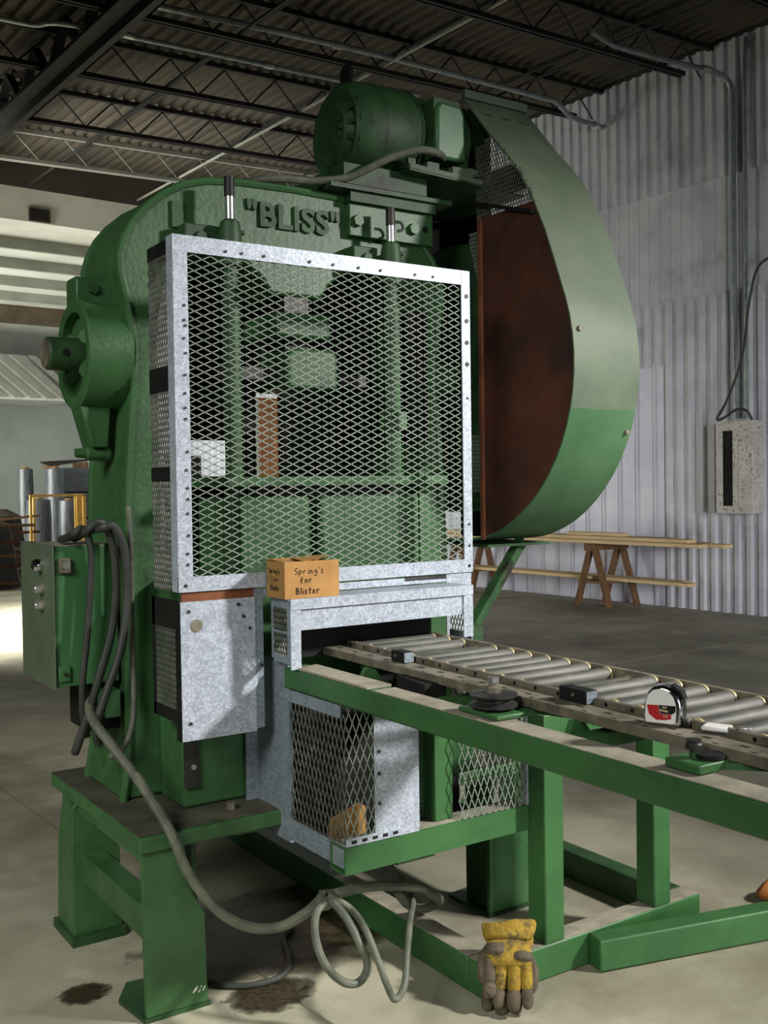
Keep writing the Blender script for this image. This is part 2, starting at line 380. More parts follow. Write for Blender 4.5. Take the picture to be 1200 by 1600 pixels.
btube('wall_conduit', 'vertical grey conduit rising from fuse box and bending under roof', 'conduit',
      [(9.86, 6.78, 2.12), (9.86, 6.80, 3.2), (9.86, 6.81, 5.2), (9.86, 6.82, 5.6), (9.8, 6.84, 5.74), (9.62, 6.87, 5.79), (9.2, 6.95, 5.80), (8.7, 7.0, 5.80), (8.2, 7.02, 5.79), (7.9, 7.04, 5.86)], .03, ZINC, couplings=[((9.5, 6.885, 5.795), (1, -.15, 0))])
btube('loop_cable', 'black cable looping from wall down to top of rusty fuse box', 'cable',
      [(9.70, 6.2, 3.75), (9.72, 6.42, 3.66), (9.75, 6.55, 3.3), (9.7, 6.6, 2.75), (9.68, 6.78, 2.3), (9.68, 6.9, 2.12), (9.68, 6.82, 2.12), (9.68, 6.66, 2.2), (9.7, 6.55, 2.18), (9.72, 6.5, 2.085)], .014, RUBBER)
btube('wall_conduit', 'short conduit stub along the wall at right edge above cable loop', 'conduit',
      [(9.86, 6.66, 2.12), (9.86, 6.66, 3.6), (9.86, 6.66, 5.95), (9.93, 6.66, 6.0)], .022, ZINC)

# fuse box on the wall
fb = bthing('fuse_box', 'rust-flecked white fuse box with dark slot on ribbed wall', 'fuse box', 9.885, 6.68, 1.1)
MB().box(-.2, .0, -.22, .22, 0, .98).build('body', RUSTW, fb, bevel=.006)
MB().box(-.225, -.2, -.225, -.05, .0, .98).box(-.225, -.2, .15, .225, 0, .98).box(-.225, -.2, -.05, .15, .88, .98).box(-.225, -.2, -.05, .15, 0, .08).build('cover', RUSTW, fb, bevel=.003)
MB().box(-.205, -.201, .02, .15, .08, .88).build('slot', BLACK, fb)
MB().box(-.22, -.202, -.05, .02, .08, .88).build('door', RUSTW, fb)

# sawhorses with planks
def sawhorse(label, y):
    t = bthing('sawhorse', label, 'sawhorse', 9.5, y, 0, 'sawhorses by the wall')
    MB().box(-.32, .36, -.045, .045, .66, .75).build('beam', WOODD, t)
    for s in (-1, 1):
        for xx in (-.22, .26):
            MB().bar((xx, s*.25, 0), (xx, s*.03, .70), .04, .085, (1, 0, 0)).build('leg', WOODD, t)
    MB().box(-.26, .30, -.20, .20, .28, .31).build('shelf_rail', WOODD, t)
    return t
sawhorse('brown wooden sawhorse nearest the fuse box, splayed legs', 8.32)
sawhorse('brown wooden sawhorse half hidden behind the round green hood', 10.72)
pl = [('top', 9.22, 6.75, 12.4, .75, .14), ('top', 9.38, 6.55, 12.2, .75, .14), ('top', 9.55, 6.9, 12.3, .75, .14), ('top', 9.30, 6.95, 12.5, .79, .15), ('top', 9.47, 7.3, 12.2, .79, .14), ('top', 9.36, 7.9, 8.75, .83, .12),
      ('low', 9.435, 7.05, 12.3, .31, .14), ('low', 9.60, 7.25, 12.2, .31, .13)]
lab = ['pale pine plank nearest edge on the sawhorse tops', 'pale pine plank sticking out farthest right on sawhorses', 'pale pine plank on sawhorses closest to the wall',
       'pine plank second layer at front of the sawhorse stack', 'pine plank second layer at back of the sawhorse stack', 'short pine offcut lying on top of the plank stack',
       'pine plank on the low sawhorse rails, front one', 'pine plank on the low sawhorse rails, nearer wall']
for (kk, x, y0, y1, z, w), l in zip(pl, lab):
    o = MB().box(-w/2, w/2, 0, y1-y0, 0, .038).build('plank', WOOD, None, bevel=.003)
    o.location = toM(x, y0, z+.001); o.rotation_euler = (0, 0, BR+random.uniform(-.004, .004)); tag(o, l, 'plank', 'planks on the sawhorses')

# ------------------------------------------------------------------ clutter in the far bay at left
yr = bthing('yellow_rack', 'thin yellow open metal rack frame in the far bay', 'rack', 6.05, 17, 0)
mb = []
for (xx, yy) in ((-.42, 0), (.46, 0), (-.1, .8), (.62, .8)):
    MB().bar((xx, yy, 0), (xx, yy, 1.38), .035, .035).build('post', YELLOW, yr)
for z in (1.36, .45):
    for a, b in (((-.42, 0), (.46, 0)), ((-.1, .8), (.62, .8)), ((-.42, 0), (-.1, .8)), ((.46, 0), (.62, .8))):
        MB().bar((*a, z), (*b, z), .035, .035).build('rail', YELLOW, yr)
MB().box(.38, .54, .1, .13, .45, 1.34).build('panel', YELLOW, yr)
for i, (x, y, r, h, l) in enumerate(((6.3, 18.6, .22, 1.3, 'clear plastic-wrapped roll standing inside the yellow rack outline'), (6.75, 18.3, .2, 1.28, 'clear plastic-wrapped roll beside the one in yellow rack'),
                                    (6.60, 20.2, .15, 1.88, 'tall wrapped roll standing farthest left behind yellow rack'), (7.0, 19.7, .18, 1.87, 'tall wrapped roll standing in front of grey bundle'))):
    t = bthing('wrapped_roll', l, 'roll', x, y, 0, 'wrapped rolls in the far bay')
    MB().lathe((0, 0, 0), 'Z', [(r*.96, 0), (r, .03), (r*.97, h*.4), (r, h*.7), (r*.93, h-.02), (r*.5, h)], 20).build('wrap', WRAP, t)
    MB().lathe((0, 0, h-.01), 'Z', [(r*.4, 0), (r*.4, .03), (r*.3, .03)], 16).build('core', CARDD, t)
for i, (z, h) in enumerate(((0, .45), (.46, .42), (.89, .48), (1.38, .5))):
    t = bthing('sheet_bundle', ('grey strapped bundle of sheets, %s of the far stack' % ('lowest', 'second from bottom', 'third from bottom', 'topmost')[i]), 'bundle', 7.62, 20.2, z, 'stacked grey bundles')
    MB().box(-.40, .45, -.3, .5, 0.03, h).build('sheets', GREYB, t, bevel=.01)
    MB().box(-.42, .47, .0, .06, 0, h+.004).build('strap', BLACK, t)
t = bthing('dark_tool_rack', 'dark slatted frame lying on top of the grey bundles', 'frame', 7.5, 20.2, 1.885)
for i in range(5): MB().bar((-.52, -.25+i*.13, .03+.02*i), (.35, -.25+i*.13, .16), .05, .03).build('slat', DARKH, t)
MB().bar((-.40, -.3, .02), (-.40, .35, .02), .08, .04).build('cross_bar', WOODD, t)
MB().bar((.2, -.3, .05), (.2, .35, .05), .08, .1).build('cross_bar', WOODD, t)
for i, (x, y, sx, sz, l) in enumerate(((4.6, 16.2, .55, 1.05, 'dark scrap heap low at the left edge behind cabinet'), (5.3, 17.6, .45, 1.15, 'dark scrap heap just left of the yellow rack'))):
    t = bthing('scrap_heap', l, 'scrap', x, y, 0)
    MB().lathe((0, 0, 0), 'Z', [(sx*1.1, 0), (sx, .25), (sx*.92, sz*.55), (sx*.8, sz*.9), (sx*.3, sz)], 9).build('pile', DARKH, t, smooth=False)
    for k_ in range(5):
        z_ = .15+.2*k_; MB().bar((-sx*1.1, -sx*1.05+.04*k_, z_), (sx*1.15, -sx*1.02, z_+random.uniform(-.1, .1)), .05, .04).build('rod', RUST if k_ % 2 else WOODD, t)
t = bthing('plywood_board', 'brown plywood board with white edges seen through the press opening', 'board', 4.866, 8.2, 0)
MB().box(-.115, .115, -.02, .02, .03, 2.25).build('panel', PLY, t)
MB().box(-.14, -.115, -.025, .025, .03, 2.25).build('edge_strip', WHITEP, t)
MB().box(.115, .14, -.025, .025, .03, 2.25).build('edge_strip', WHITEP, t)
MB().box(-.3, .3, -.3, .3, 0, .03).build('foot', PLY, t)

# ------------------------------------------------------------------ steel stand of the press
CX = 1.70
st = thing('press_stand', 'green welded steel stand under the big press', 'stand', (CX, 3.1, 0))
MB().box(.997, 2.40, 2.697, 3.52, .467, .509).build('top_plate', GREEN, st, bevel=.004)
MB().box(1.0, 2.397, 2.71, 3.515, .5085, .5115).build('dirt_film', GREASE, st)
for sgn in (-1, 1):
    def mx(x): return x if sgn < 0 else 2*CX-x
    def bx(x0, x1, *r): a, b = sorted((mx(x0), mx(x1))); return MB().box(a, b, *r)
    lg = MB().prism([(mx(p[0]), p[1]) for p in ((1.01, .012), (1.19, .012), (1.186, .26), (1.135, .36), (1.13, .466), (1.005, .466))], 'Y', 2.709, 2.725).build('leg', GREEN, st, bevel=.002)
    MB().prism([(mx(p[0]), p[1]) for p in ((1.155, .012), (1.17, .012), (1.17, .466), (1.155, .466))], 'Y', 2.726, 2.86).build('web', GREEND, lg)
    MB().prism([(2.725, .012), (2.80, .012), (2.80, .466), (2.725, .466)], 'X', mx(1.06), mx(1.06)+.012).build('web', GREEND, lg)
    MB().prism([(mx(1.005), 2.705), (mx(1.195), 2.705), (mx(1.195), 2.93), (mx(1.04), 2.95), (mx(.985), 2.86)], 'Z', 0, .012).build('foot_plate', GREEND, lg)
    bl = MB().prism([(mx(p[0]), p[1]) for p in ((1.0, .03), (1.156, .03), (1.15, .466), (1.03, .466), (1.0, .44))], 'Y', 3.305, 3.322).build('leg', GREEN, st, bevel=.002)
    MB().prism([(3.322, .03), (3.48, .03), (3.46, .3), (3.40, .466), (3.322, .466)], 'X', mx(1.0), mx(1.0)+.014*(1 if sgn < 0 else -1)).build('web', GREEN, bl)
    bx(.99, 1.165, 3.29, 3.50, 0, .03).build('foot_plate', GREEND, bl)
    bx(1.03, 1.10, 2.726, 3.304, .20, .29).build('side_brace', GREEN, st, bevel=.003)
    bx(1.02, 1.07, 2.73, 3.30, .425, .466).build('side_angle', GREEN, st)
MB().prism([(1.20, .466), (2.2, .466), (2.2, .30), (2.0, .40), (1.4, .40), (1.2, .30)], 'Y', 3.31, 3.33).build('gusset', GREEND, st)
for x in (1.31, 2.09):
    t = MB().hexnut((x, 2.79, .511), (x, 2.79, .53), .014).build('bolt', STEEL, st)
MB().box(1.30, 1.38, 2.75, 2.80, .445, .466).build('clip', GREEN2, st)
mb = MB()
for i, (x, z, a) in enumerate(((1.150, .052, .5), (1.156, .056, -.6), (1.166, .050, .2), (1.170, .054, 1.2), (1.178, .051, -.3))):
    mb.bar((x-.004, 2.7085, z-.006), (x+.004*math.cos(a), 2.7085, z+.006), .003, .001, (0, 1, 0))
mb.build('chalk_mark', WHITEL, st)

# ------------------------------------------------------------------ the press
pr_ = thing('power_press', 'large green cast power press with raised lettering on its crown', 'press', (CX, 3.2, .5115))
outL = [(1.075, .512), (1.095, .62), (1.098, .80), (1.101, 1.19), (1.112, 1.50), (1.124, 1.66), (1.138, 1.78), (1.138, 1.90), (1.118, 2.02), (1.100, 2.10), (1.098, 2.15), (1.112, 2.20),
        (1.14, 2.255), (1.18, 2.303), (1.235, 2.35), (1.30, 2.388), (1.38, 2.412), (1.50, 2.424), (1.7, 2.428)]
outR = [(2*CX-x, z) for x, z in reversed(outL[:-1])]
innL = [(1.215, 1.90), (1.235, 2.06), (1.29, 2.16), (1.37, 2.195), (1.46, 2.19), (1.53, 2.16), (1.575, 2.12), (1.605, 2.075)]
inn = [(1.215, .512)]+innL+[(1.795, 2.075)]+[(2*CX-x, z) for x, z in reversed(innL[:-1])]+[(2*CX-1.215, .512)]
fr = MB().prism(outL+outR+list(reversed(inn)), 'Y', 3.05, 3.39).build('frame', GREEN, pr_, bevel=.012)
rim = [Vector((x+.004, 3.052, z-.004)) for x, z in outL[:-1]]+[Vector((CX, 3.052, 2.424))]+[Vector((x-.004, 3.052, z-.004)) for x, z in outR]
MB().tube(rim, .013, 8).build('rim_bead', GREEN, fr)
rim2 = [Vector((x+.004, 3.388, z)) for x, z in outL]
MB().tube(rim2, .012, 8).build('rim_bead', GREEN, fr)
MB().box(1.195, 2.205, 2.868, 3.049, .512, 1.18).build('pedestal', GREEN, pr_, bevel=.01)
MB().box(1.216, 2.184, 3.05, 3.39, .512, 1.18).build('base_block', GREEN, pr_)
MB().box(1.34, 2.16, 2.84, 3.36, 1.452, 1.482).build('bolster_plate', GREEN, pr_, bevel=.004)
MB().box(1.40, 1.64, 2.875, 3.2, 1.18, 1.42).build('die_block', GREEN, pr_, bevel=.008)
MB().box(1.68, 2.06, 2.875, 3.2, 1.18, 1.42).build('die_block', GREEN, pr_, bevel=.008)
MB().box(1.45, 2.0, 2.93, 3.2, 1.42, 1.452).build('shim', STEELD, pr_)
# slide, pitman and inner parts seen through the mesh
MB().box(1.60, 1.80, 3.0, 3.25, 1.935, 2.015).build('pitman', GREEN, pr_, bevel=.01)
MB().prism([(1.635, 1.77), (1.825, 1.77), (1.825, 1.885), (1.80, 1.90), (1.66, 1.90), (1.635, 1.88)], 'Y', 3.0, 3.2).build('slide', GREEN, pr_, bevel=.01)
MB().box(1.66, 1.75, 3.06, 3.2, 1.885, 2.08).build('connecting_screw', STEELD, pr_)
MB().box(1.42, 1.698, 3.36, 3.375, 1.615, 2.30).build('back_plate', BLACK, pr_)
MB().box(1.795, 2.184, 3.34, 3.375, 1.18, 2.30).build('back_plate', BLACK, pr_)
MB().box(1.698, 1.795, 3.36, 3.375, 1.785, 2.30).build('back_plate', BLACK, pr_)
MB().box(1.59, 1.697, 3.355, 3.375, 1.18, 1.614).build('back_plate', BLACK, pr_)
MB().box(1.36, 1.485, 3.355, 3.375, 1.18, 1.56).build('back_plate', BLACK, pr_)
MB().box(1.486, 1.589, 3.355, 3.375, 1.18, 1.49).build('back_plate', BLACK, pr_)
MB().box(1.52, 1.62, 3.20, 3.34, 1.64, 1.86).build('gib', BLACK, pr_)
MB().box(1.83, 1.98, 3.07, 3.16, 1.79, 1.83).build('stripper_arm', STEELD, pr_)
MB().box(1.46, 1.63, 3.07, 3.16, 1.80, 1.84).build('stripper_arm', STEELD, pr_)
MB().box(2.10, 2.18, 2.98, 3.04, 1.60, 2.05).build('control_rod_guard', BLACK, pr_)
MB().box(2.08, 2.17, 2.9, 3.0, 1.18, 1.5).build('die_stop', GREEN, pr_)
for x, zt, b0, b1 in ((1.415, 2.40, 1.283, 1.40), (2.010, 2.385, 1.885, 1.98)):
    rd = MB().cyl((x, 2.95, 1.49), (x, 2.95, 2.05), .027, 16).build('guide_rod', GREEN, pr_)
    MB().cyl((x, 2.95, 2.05), (x, 2.95, 2.255), .022, 16).build('rod_neck', GREEND, rd)
    MB().cyl((x, 2.95, 2.255), (x, 2.95, zt-.06), .0145, 14).build('threaded_end', BRIGHT, rd)
    MB().cyl((x, 2.95, zt-.06), (x, 2.95, zt), .016, 14).build('rod_tip', STEELD, rd)
    MB().lathe((x, 2.95, 0), 'Z', [(.036, 2.13), (.036, 2.225), (.030, 2.262), (.018, 2.27)], 18).build('boss', GREEND, rd)
    bk = MB().box(b0, b1, 2.985, 3.052, 2.17, 2.255).box(x-.03, x+.03, 2.95, 3.05, 2.15, 2.23).build('rod_bracket', GREEND, pr_, bevel=.004)
    MB().hexnut((b0+.05, 2.985, 2.215), (b0+.05, 2.972, 2.215), .018).build('bolt', GREEND, bk)
    MB().cyl((x+.034, 2.95, 2.235), (x+.046, 2.95, 2.235), .008, 10).build('set_screw', STEELD, bk)
MB().box(1.975, 2.045, 2.915, 2.985, 1.635, 1.70).build('rod_nut', GREEN, pr_, bevel=.004)
MB().cyl((2.01, 2.95, 1.18), (2.01, 2.95, 1.49), .035, 14).build('rod_sleeve', GREEN, pr_)
MB().cyl((1.415, 2.95, 1.18), (1.415, 2.95, 1.49), .03, 14).build('rod_sleeve', GREEN, pr_)
MB().box(1.265, 1.30, 3.04, 3.052, 2.25, 2.33).build('slot_pad', GREEND, pr_)
text_mb('"BLISS"', .108, .007, 'lettering', GREEND, pr_, (1.692, 3.046, 2.292), (math.pi/2, 0, 0), 1.04, .003)
# crankshaft end and brake drum on the left side
br = MB(); N_ = 40
prof = [(.165, 1.0), (.168, 1.012), (.168, 1.0975), (.12, 1.0975)]
MB().lathe((0, 3.2, 1.862), 'X', [(.128, 1.03), (.128, 1.002), (.146, .998), (.160, 1.0), (.167, 1.006), (.167, 1.135), (.128, 1.135)], 44).build('bearing_drum', GREEN, pr_)
MB().lathe((0, 3.2, 1.862), 'X', [(.126, 1.045), (.126, 1.05)], 36).build('drum_web', GREEND, pr_)
for a in (30, 150, 215, 325):
    c, s = math.cos(math.radians(a)), math.sin(math.radians(a))
    MB().cyl((1.045, 3.2+.06*c, 1.862+.06*s), (1.02, 3.2+.10*c, 1.862+.10*s), .028, 10).build('drum_lug', GREEN, pr_)
MB().lathe((0, 3.2, 1.862), 'X', [(.042, .916), (.050, .924), (.051, 1.05)], 26).build('crankshaft', GREEND, pr_)
MB().cyl((.93, 3.2, 1.862), (.915, 3.2, 1.862), .044, 24).build('shaft_face', STEEL, pr_)
MB().cyl((.965, 3.15, 1.862), (.965, 3.147, 1.862), .011, 10).build('shaft_hole', BLACK, pr_)
tb = MB().prism([(3.15, 2.015), (3.25, 2.015), (3.25, 2.08), (3.24, 2.095), (3.16, 2.095), (3.15, 2.08)], 'X', 1.0, 1.13).build('drum_tab', GREEN, pr_, bevel=.005)
MB().hexnut((1.05, 3.15, 2.06), (1.05, 3.138, 2.06), .018).build('bolt', GREEND, tb)
MB().prism([(1.005, 1.705), (1.10, 1.705), (1.09, 1.578), (1.04, 1.578)], 'Y', 3.15, 3.25).build('drum_foot', GREEN, pr_, bevel=.005)
MB().lathe((0, 3.19, 1.562), 'X', [(.014, 1.0), (.016, 1.03), (.022, 1.035), (.024, 1.10), (.018, 1.11)], 18).build('foot_pin', GREEN, pr_)
# motor deck brackets on the crown
mp = MB().box(1.892, 2.24, 3.02, 3.049, 2.295, 2.405).build('mounting_plate', GREEN, pr_, bevel=.003)
MB().box(1.885, 2.24, 3.0, 3.05, 2.405, 2.44).build('mounting_angle', GREEND, pr_)
for x in (1.92, 2.15):
    MB().hexnut((x, 3.02, 2.345), (x, 3.003, 2.345), .02).build('bolt', GREEN, mp)
MB().cyl((2.205, 3.022, 2.35), (2.205, 3.018, 2.35), .011, 12).build('bolt_hole', BLACK, mp)
MB().tube(smoothpath([(2.03, 2.97, 2.345), (2.06, 2.962, 2.345), (2.07, 2.962, 2.325), (2.05, 2.965, 2.315)], 4), .005, 6).build('hook', STEELD, mp)
MB().box(1.80, 2.30, 2.985, 3.40, 2.44, 2.455).build('motor_deck', GREEND, pr_)
MB().box(1.86, 2.2, 3.0, 3.35, 2.462, 2.53).build('motor_pedestal', GREEND, pr_)
# flywheel on the right end of the crankshaft
fw = MB().lathe((0, 3.2, 1.85), 'X', [(.10, 2.44), (.10, 2.46), (.40, 2.46), (.42, 2.44), (.50, 2.44), (.505, 2.45), (.505, 2.60), (.42, 2.60), (.40, 2.56), (.10, 2.56)], 48).build('flywheel', GREEND, pr_)
MB().cyl((2.295, 3.2, 1.85), (2.64, 3.2, 1.85), .06, 24).build('flywheel_shaft', GREEND, fw)

# ------------------------------------------------------------------ motor
mo = thing('electric_motor', 'dark green electric motor on top of the press', 'motor', (2.2, 3.2, 2.53))
MC = (0, 3.2, 2.695)
MB().lathe(MC, 'X', [(.05, 1.935), (.09, 1.93), (.10, 1.935), (.12, 1.955), (.150, 1.945), (.172, 1.965), (.182, 2.00), (.186, 2.05)], 40).build('end_bell', GREEND, mo)
MB().lathe(MC, 'X', [(.187, 2.05), (.187, 2.20), (.178, 2.215), (.172, 2.36)], 40).build('body', GREEND, mo)
MB().lathe(MC, 'X', [(.178, 2.36), (.182, 2.44), (.170, 2.49), (.13, 2.515), (.05, 2.52)], 40).build('end_bell', GREEND, mo)
MB().tube([(2.20, 3.2+.187*math.cos(a*math.pi/20), 2.695+.187*math.sin(a*math.pi/20)) for a in range(40)], .006, 6).build('seam_band', GREEND, mo)
MB().tube([(2.42, 3.2+.181*math.cos(a*math.pi/20), 2.695+.181*math.sin(a*math.pi/20)) for a in range(40)], .005, 6).build('seam_band', BLACK, mo)
for a in range(5):
    an = math.radians(150+a*25)
    MB().bar((1.935, 3.2+.06*math.cos(an), 2.695+.06*math.sin(an)), (1.965, 3.2+.165*math.cos(an), 2.695+.165*math.sin(an)), .02, .02, (1, 0, 0)).build('vent_rib', GREEND, mo)
MB().lathe((2.0, 3.2, 2.91), 'X', [(.022, -.008), (.034, -.008), (.034, .008), (.022, .008)], 16).build('lifting_eye', BLACK, mo)
MB().box(1.99, 2.01, 3.185, 3.215, 2.87, 2.89).build('eye_stem', BLACK, mo)
jb = MB().prism([(2.225, 2.615), (2.24, 2.595), (2.34, 2.595), (2.355, 2.61), (2.350, 2.755), (2.335, 2.79), (2.245, 2.795), (2.228, 2.77)], 'Y', 2.97, 3.05).build('junction_box', GREENB, mo, bevel=.014)
MB().prism([(2.22, 2.60), (2.36, 2.60), (2.355, 2.77), (2.335, 2.81), (2.225, 2.81)], 'Y', 2.985, 3.06).build('box_base', GREEND, jb)
for x in (2.03, 2.36):
    MB().box(x-.03, x+.03, 3.06, 3.34, 2.532, 2.56).build('foot', GREEND, mo)
sb = thing('motor_slide_base', 'light green slotted slide base plate under the motor', 'motor base', (2.3, 3.0, 2.50))
MB().prism([(2.088, 2.547), (2.53, 2.528), (2.53, 2.512), (2.088, 2.531)], 'Y', 2.94, 2.96).build('front_rail', GREENG, sb)
MB().prism([(2.088, 2.529), (2.60, 2.508), (2.60, 2.502), (2.088, 2.523)], 'Y', 2.94, 3.40).build('plate', GREEND, sb)
for x, w in ((2.10, .03), (2.19, .05), (2.32, .09), (2.47, .04)):
    MB().box(x-w/2, x+w/2, 2.945, 2.975, 2.535, 2.565).build('block', GREENG, sb)
MB().cyl((2.37, 2.985, 2.57), (2.53, 2.985, 2.56), .016, 12).build('slide_rod', GREENG, sb)
mb = MB().box(2.50, 2.575, 2.90, 3.3, 2.52, 2.526).box(2.50, 2.575, 2.90, 3.3, 2.589, 2.595).box(2.50, 2.506, 2.90, 3.3, 2.526, 2.589).box(2.569, 2.575, 2.90, 3.3, 2.526, 2.589)
mb.build('square_tube', GREEND, sb)
mc = thing('motor_cable', 'grey-green flexible cable drooping from motor box over the crown', 'cable', (2.16, 2.95, 2.589))
MB().tube(smoothpath([(2.26, 2.98, 2.60), (2.22, 2.95, 2.60), (2.158, 2.94, 2.600), (2.093, 2.93, 2.585), (2.001, 2.94, 2.547), (1.916, 2.96, 2.50), (1.859, 2.985, 2.472), (1.764, 3.03, 2.459), (1.62, 3.06, 2.452), (1.5, 3.2, 2.444)], 6), .0135, 10).build('tube', HOSE, mc)

# ------------------------------------------------------------------ round flywheel guard (hood) on the right
hd = thing('flywheel_guard', 'big round green sheet hood with rusty inner side, right of press', 'guard', (2.55, 2.9, 1.24))
XH = 2.40
arc = [(3.045, 2.86), (2.96, 2.765), (2.88, 2.672), (2.80, 2.59), (2.73, 2.505), (2.665, 2.40), (2.61, 2.29), (2.57, 2.19)]
for i in range(1, 21):
    a = math.radians(154+i*(270-154)/20)
    arc.append((3.08+.60*math.cos(a), 1.845+.605*math.sin(a)))
arc += [(3.25, 1.235)]
inn_ = []
for i, p in enumerate(arc):
    q0, q1 = Vector(arc[max(0, i-1)]), Vector(arc[min(len(arc)-1, i+1)]); d = (q1-q0).normalized(); nn = Vector((-d.y, d.x))
    c = Vector((3.1, 1.9)); s = 1 if (c-Vector(p)).dot(nn) > 0 else -1
    inn_.append(tuple(Vector(p)+nn*s*.006))
MB().prism(arc[:15]+list(reversed(inn_[:15])), 'X', XH, XH+.30).build('upper_band', GREENG, hd)
MB().prism(arc[14:]+list(reversed(inn_[14:])), 'X', XH, XH+.30).build('lower_band', HOODG, hd)
sidep = [p for p in inn_ if p[1] <= 2.40 and p[0] <= 2.96]
MB().prism([(2.95, 2.40), (2.66, 2.40)]+sidep+[(2.95, 1.25)], 'X', XH+.001, XH+.005).build('side_panel', RUST, hd)
MB().box(XH-.012, XH, 2.94, 2.955, 1.25, 2.40).build('edge_strip', RUSTE, hd)
def inpoly(p, poly):
    x, y = p; r = False
    for i in range(len(poly)):
        (x0, y0), (x1, y1) = poly[i-1], poly[i]
        if (y0 > y) != (y1 > y) and x < (x1-x0)*(y-y0)/(y1-y0)+x0: r = not r
    return r
top_poly = [(2.98, 2.40), (2.66, 2.40), (2.735, 2.525), (2.88, 2.675), (2.98, 2.66)]
mm = expanded(MB(), (XH+.004, 2.62, 1.3), (0, 0, 1), (0, 1, 0), 1.4, .5, .032, .014, .003, .002, clip=lambda q: inpoly((q.y, q.z), top_poly))
mm.build('mesh', MESHD, hd, smooth=False, kind='stuff')
for z0, z1 in ((2.15, 2.36), (1.42, 1.63)):
    mm = expanded(MB(), (XH+.004, 2.945, z0), (0, 0, 1), (0, 1, 0), z1-z0, .075, .03, .012, .0032, .002, clip=(lambda q: q.y < 2.957+.33*(q.z-2.13)) if z0 > 2 else None)
    mm.build('mesh', MESHM, hd, smooth=False, kind='stuff')
MB().bar((XH+.01, 2.98, 2.46), (XH+.01, 2.66, 2.36), .012, .05, (1, 0, 0)).build('stiffener', BLACK, hd)
MB().box(XH, XH+.30, 3.03, 3.05, 2.855, 2.885).build('top_flange', GREENG, hd)
for i in range(3): MB().quadbox([(XH+.04+i*.085+q*.05, 2.975+.01*w, 2.782+.0112*w-.002*h) for h in (0, 1) for q, w in ((0, 0), (1, 0), (1, 1), (0, 1))]).build('slot', GREEND, hd)
MB().box(XH, XH+.30, 2.93, 3.26, 1.222, 1.232).build('bottom_flange', GREEND, hd)
for y, z, x in ((2.484, 1.95, 2.43), (2.55, 1.58, 2.44), (2.52, 1.62, 2.68)):
    MB().cyl((x, y-.004, z), (x, y+.01, z), .009, 8).build('rivet', STEEL, hd)
MB().box(2.31, 2.72, 3.42, 3.426, 2.37, 2.98).build('shade_backing', BLACK, hd)  # black sheet added to make the space behind the hood dark
MB().box(2.66, 2.70, 3.25, 3.42, 1.24, 2.95).build('outer_web', BLACK, hd)
hb = MB().bar((2.60, 2.98, 1.235), (2.24, 2.86, .92), .035, .035).build('brace', GREEND, hd)
MB().box(2.206, 2.30, 2.84, 2.90, .85, .96).build('brace_foot', GREEND, hd)

# ------------------------------------------------------------------ front mesh guard
gu = thing('mesh_guard', 'galvanized front guard of expanded metal with sheet panel, on press', 'guard', (1.63, 2.70, .75))
GY = 2.70; x0, x1, z0, z1 = 1.122, 2.147, 1.164, 2.142
def rivets(parent, pts, r=.0055, m=STEELD):
    for p in pts: MB().cyl((p[0], GY+.001, p[1]), (p[0], GY-.0035, p[1]), r, 8).build('rivet', m, parent)
f1 = MB().box(x0, x0+.043, GY, GY+.004, z0, z1).box(x0, x0+.004, GY+.004, GY+.045, z0, z1).build('side_angle', GALV, gu)
rivets(f1, [(x0+.031+random.uniform(-.003, .003), z) for z in (1.95, 1.91, 1.895, 1.86, 1.82, 1.76, 1.71, 1.67, 1.64, 1.55, 1.5, 1.45, 1.42, 1.38, 1.32, 1.27, 1.24)], .004)
f2 = MB().box(x1-.034, x1, GY-.001, GY+.004, z0, z1).box(x1-.004, x1, GY+.004, GY+.04, z0, z1).build('side_angle', GALV, gu)
rivets(f2, [(x1-.014, z) for z in (2.06, 1.98, 1.91, 1.84)], .0075); rivets(f2, [(x1-.014, z) for z in (1.73, 1.32, 1.25, 1.185)], .004)
f3 = MB().box(x0+.043, x1-.034, GY, GY+.004, z1-.046, z1).box(x0+.004, x1-.004, GY+.004, GY+.04, z1-.004, z1).build('top_angle', GALV, gu)
rivets(f3, [(x, z1-.032) for x in (1.28, 1.33, 1.40, 1.55, 1.63, 1.72, 1.80, 1.93, 2.0)], .0045)
f4 = MB().box(x0+.0, x1, GY-.0015, GY+.004, z0, z0+.042).build('bottom_angle', GALV, gu); rivets(f4, [(x0+.02, z0+.018), (x1-.016, z0+.02)], .005)
expanded(MB(), (x0+.04, GY+.007, z0+.03), (1, 0, 0), (0, 0, 1), x1-x0-.07, z1-z0-.07, .0500, .0222, .0027, .0022).build('mesh', MESHM, gu, smooth=False, kind='stuff')
MB().box(x0, x0+.035, GY+.045, 2.885, z1-.045, z1-.008).build('strap', BLACK, gu)
MB().box(x0, x0+.004, GY+.045, 2.885, 1.72, 1.79).build('strap', BLACK, gu)
MB().box(x0, x0+.004, GY+.045, 2.885, 1.47, 1.51).build('strap', BLACK, gu)
expanded(MB(), (x0+.002, GY+.03, z0), (0, 0, 1), (0, 1, 0), z1-z0-.03, .155, .034, .016, .0032, .003).build('side_mesh', MESHD, gu, smooth=False, kind='stuff')
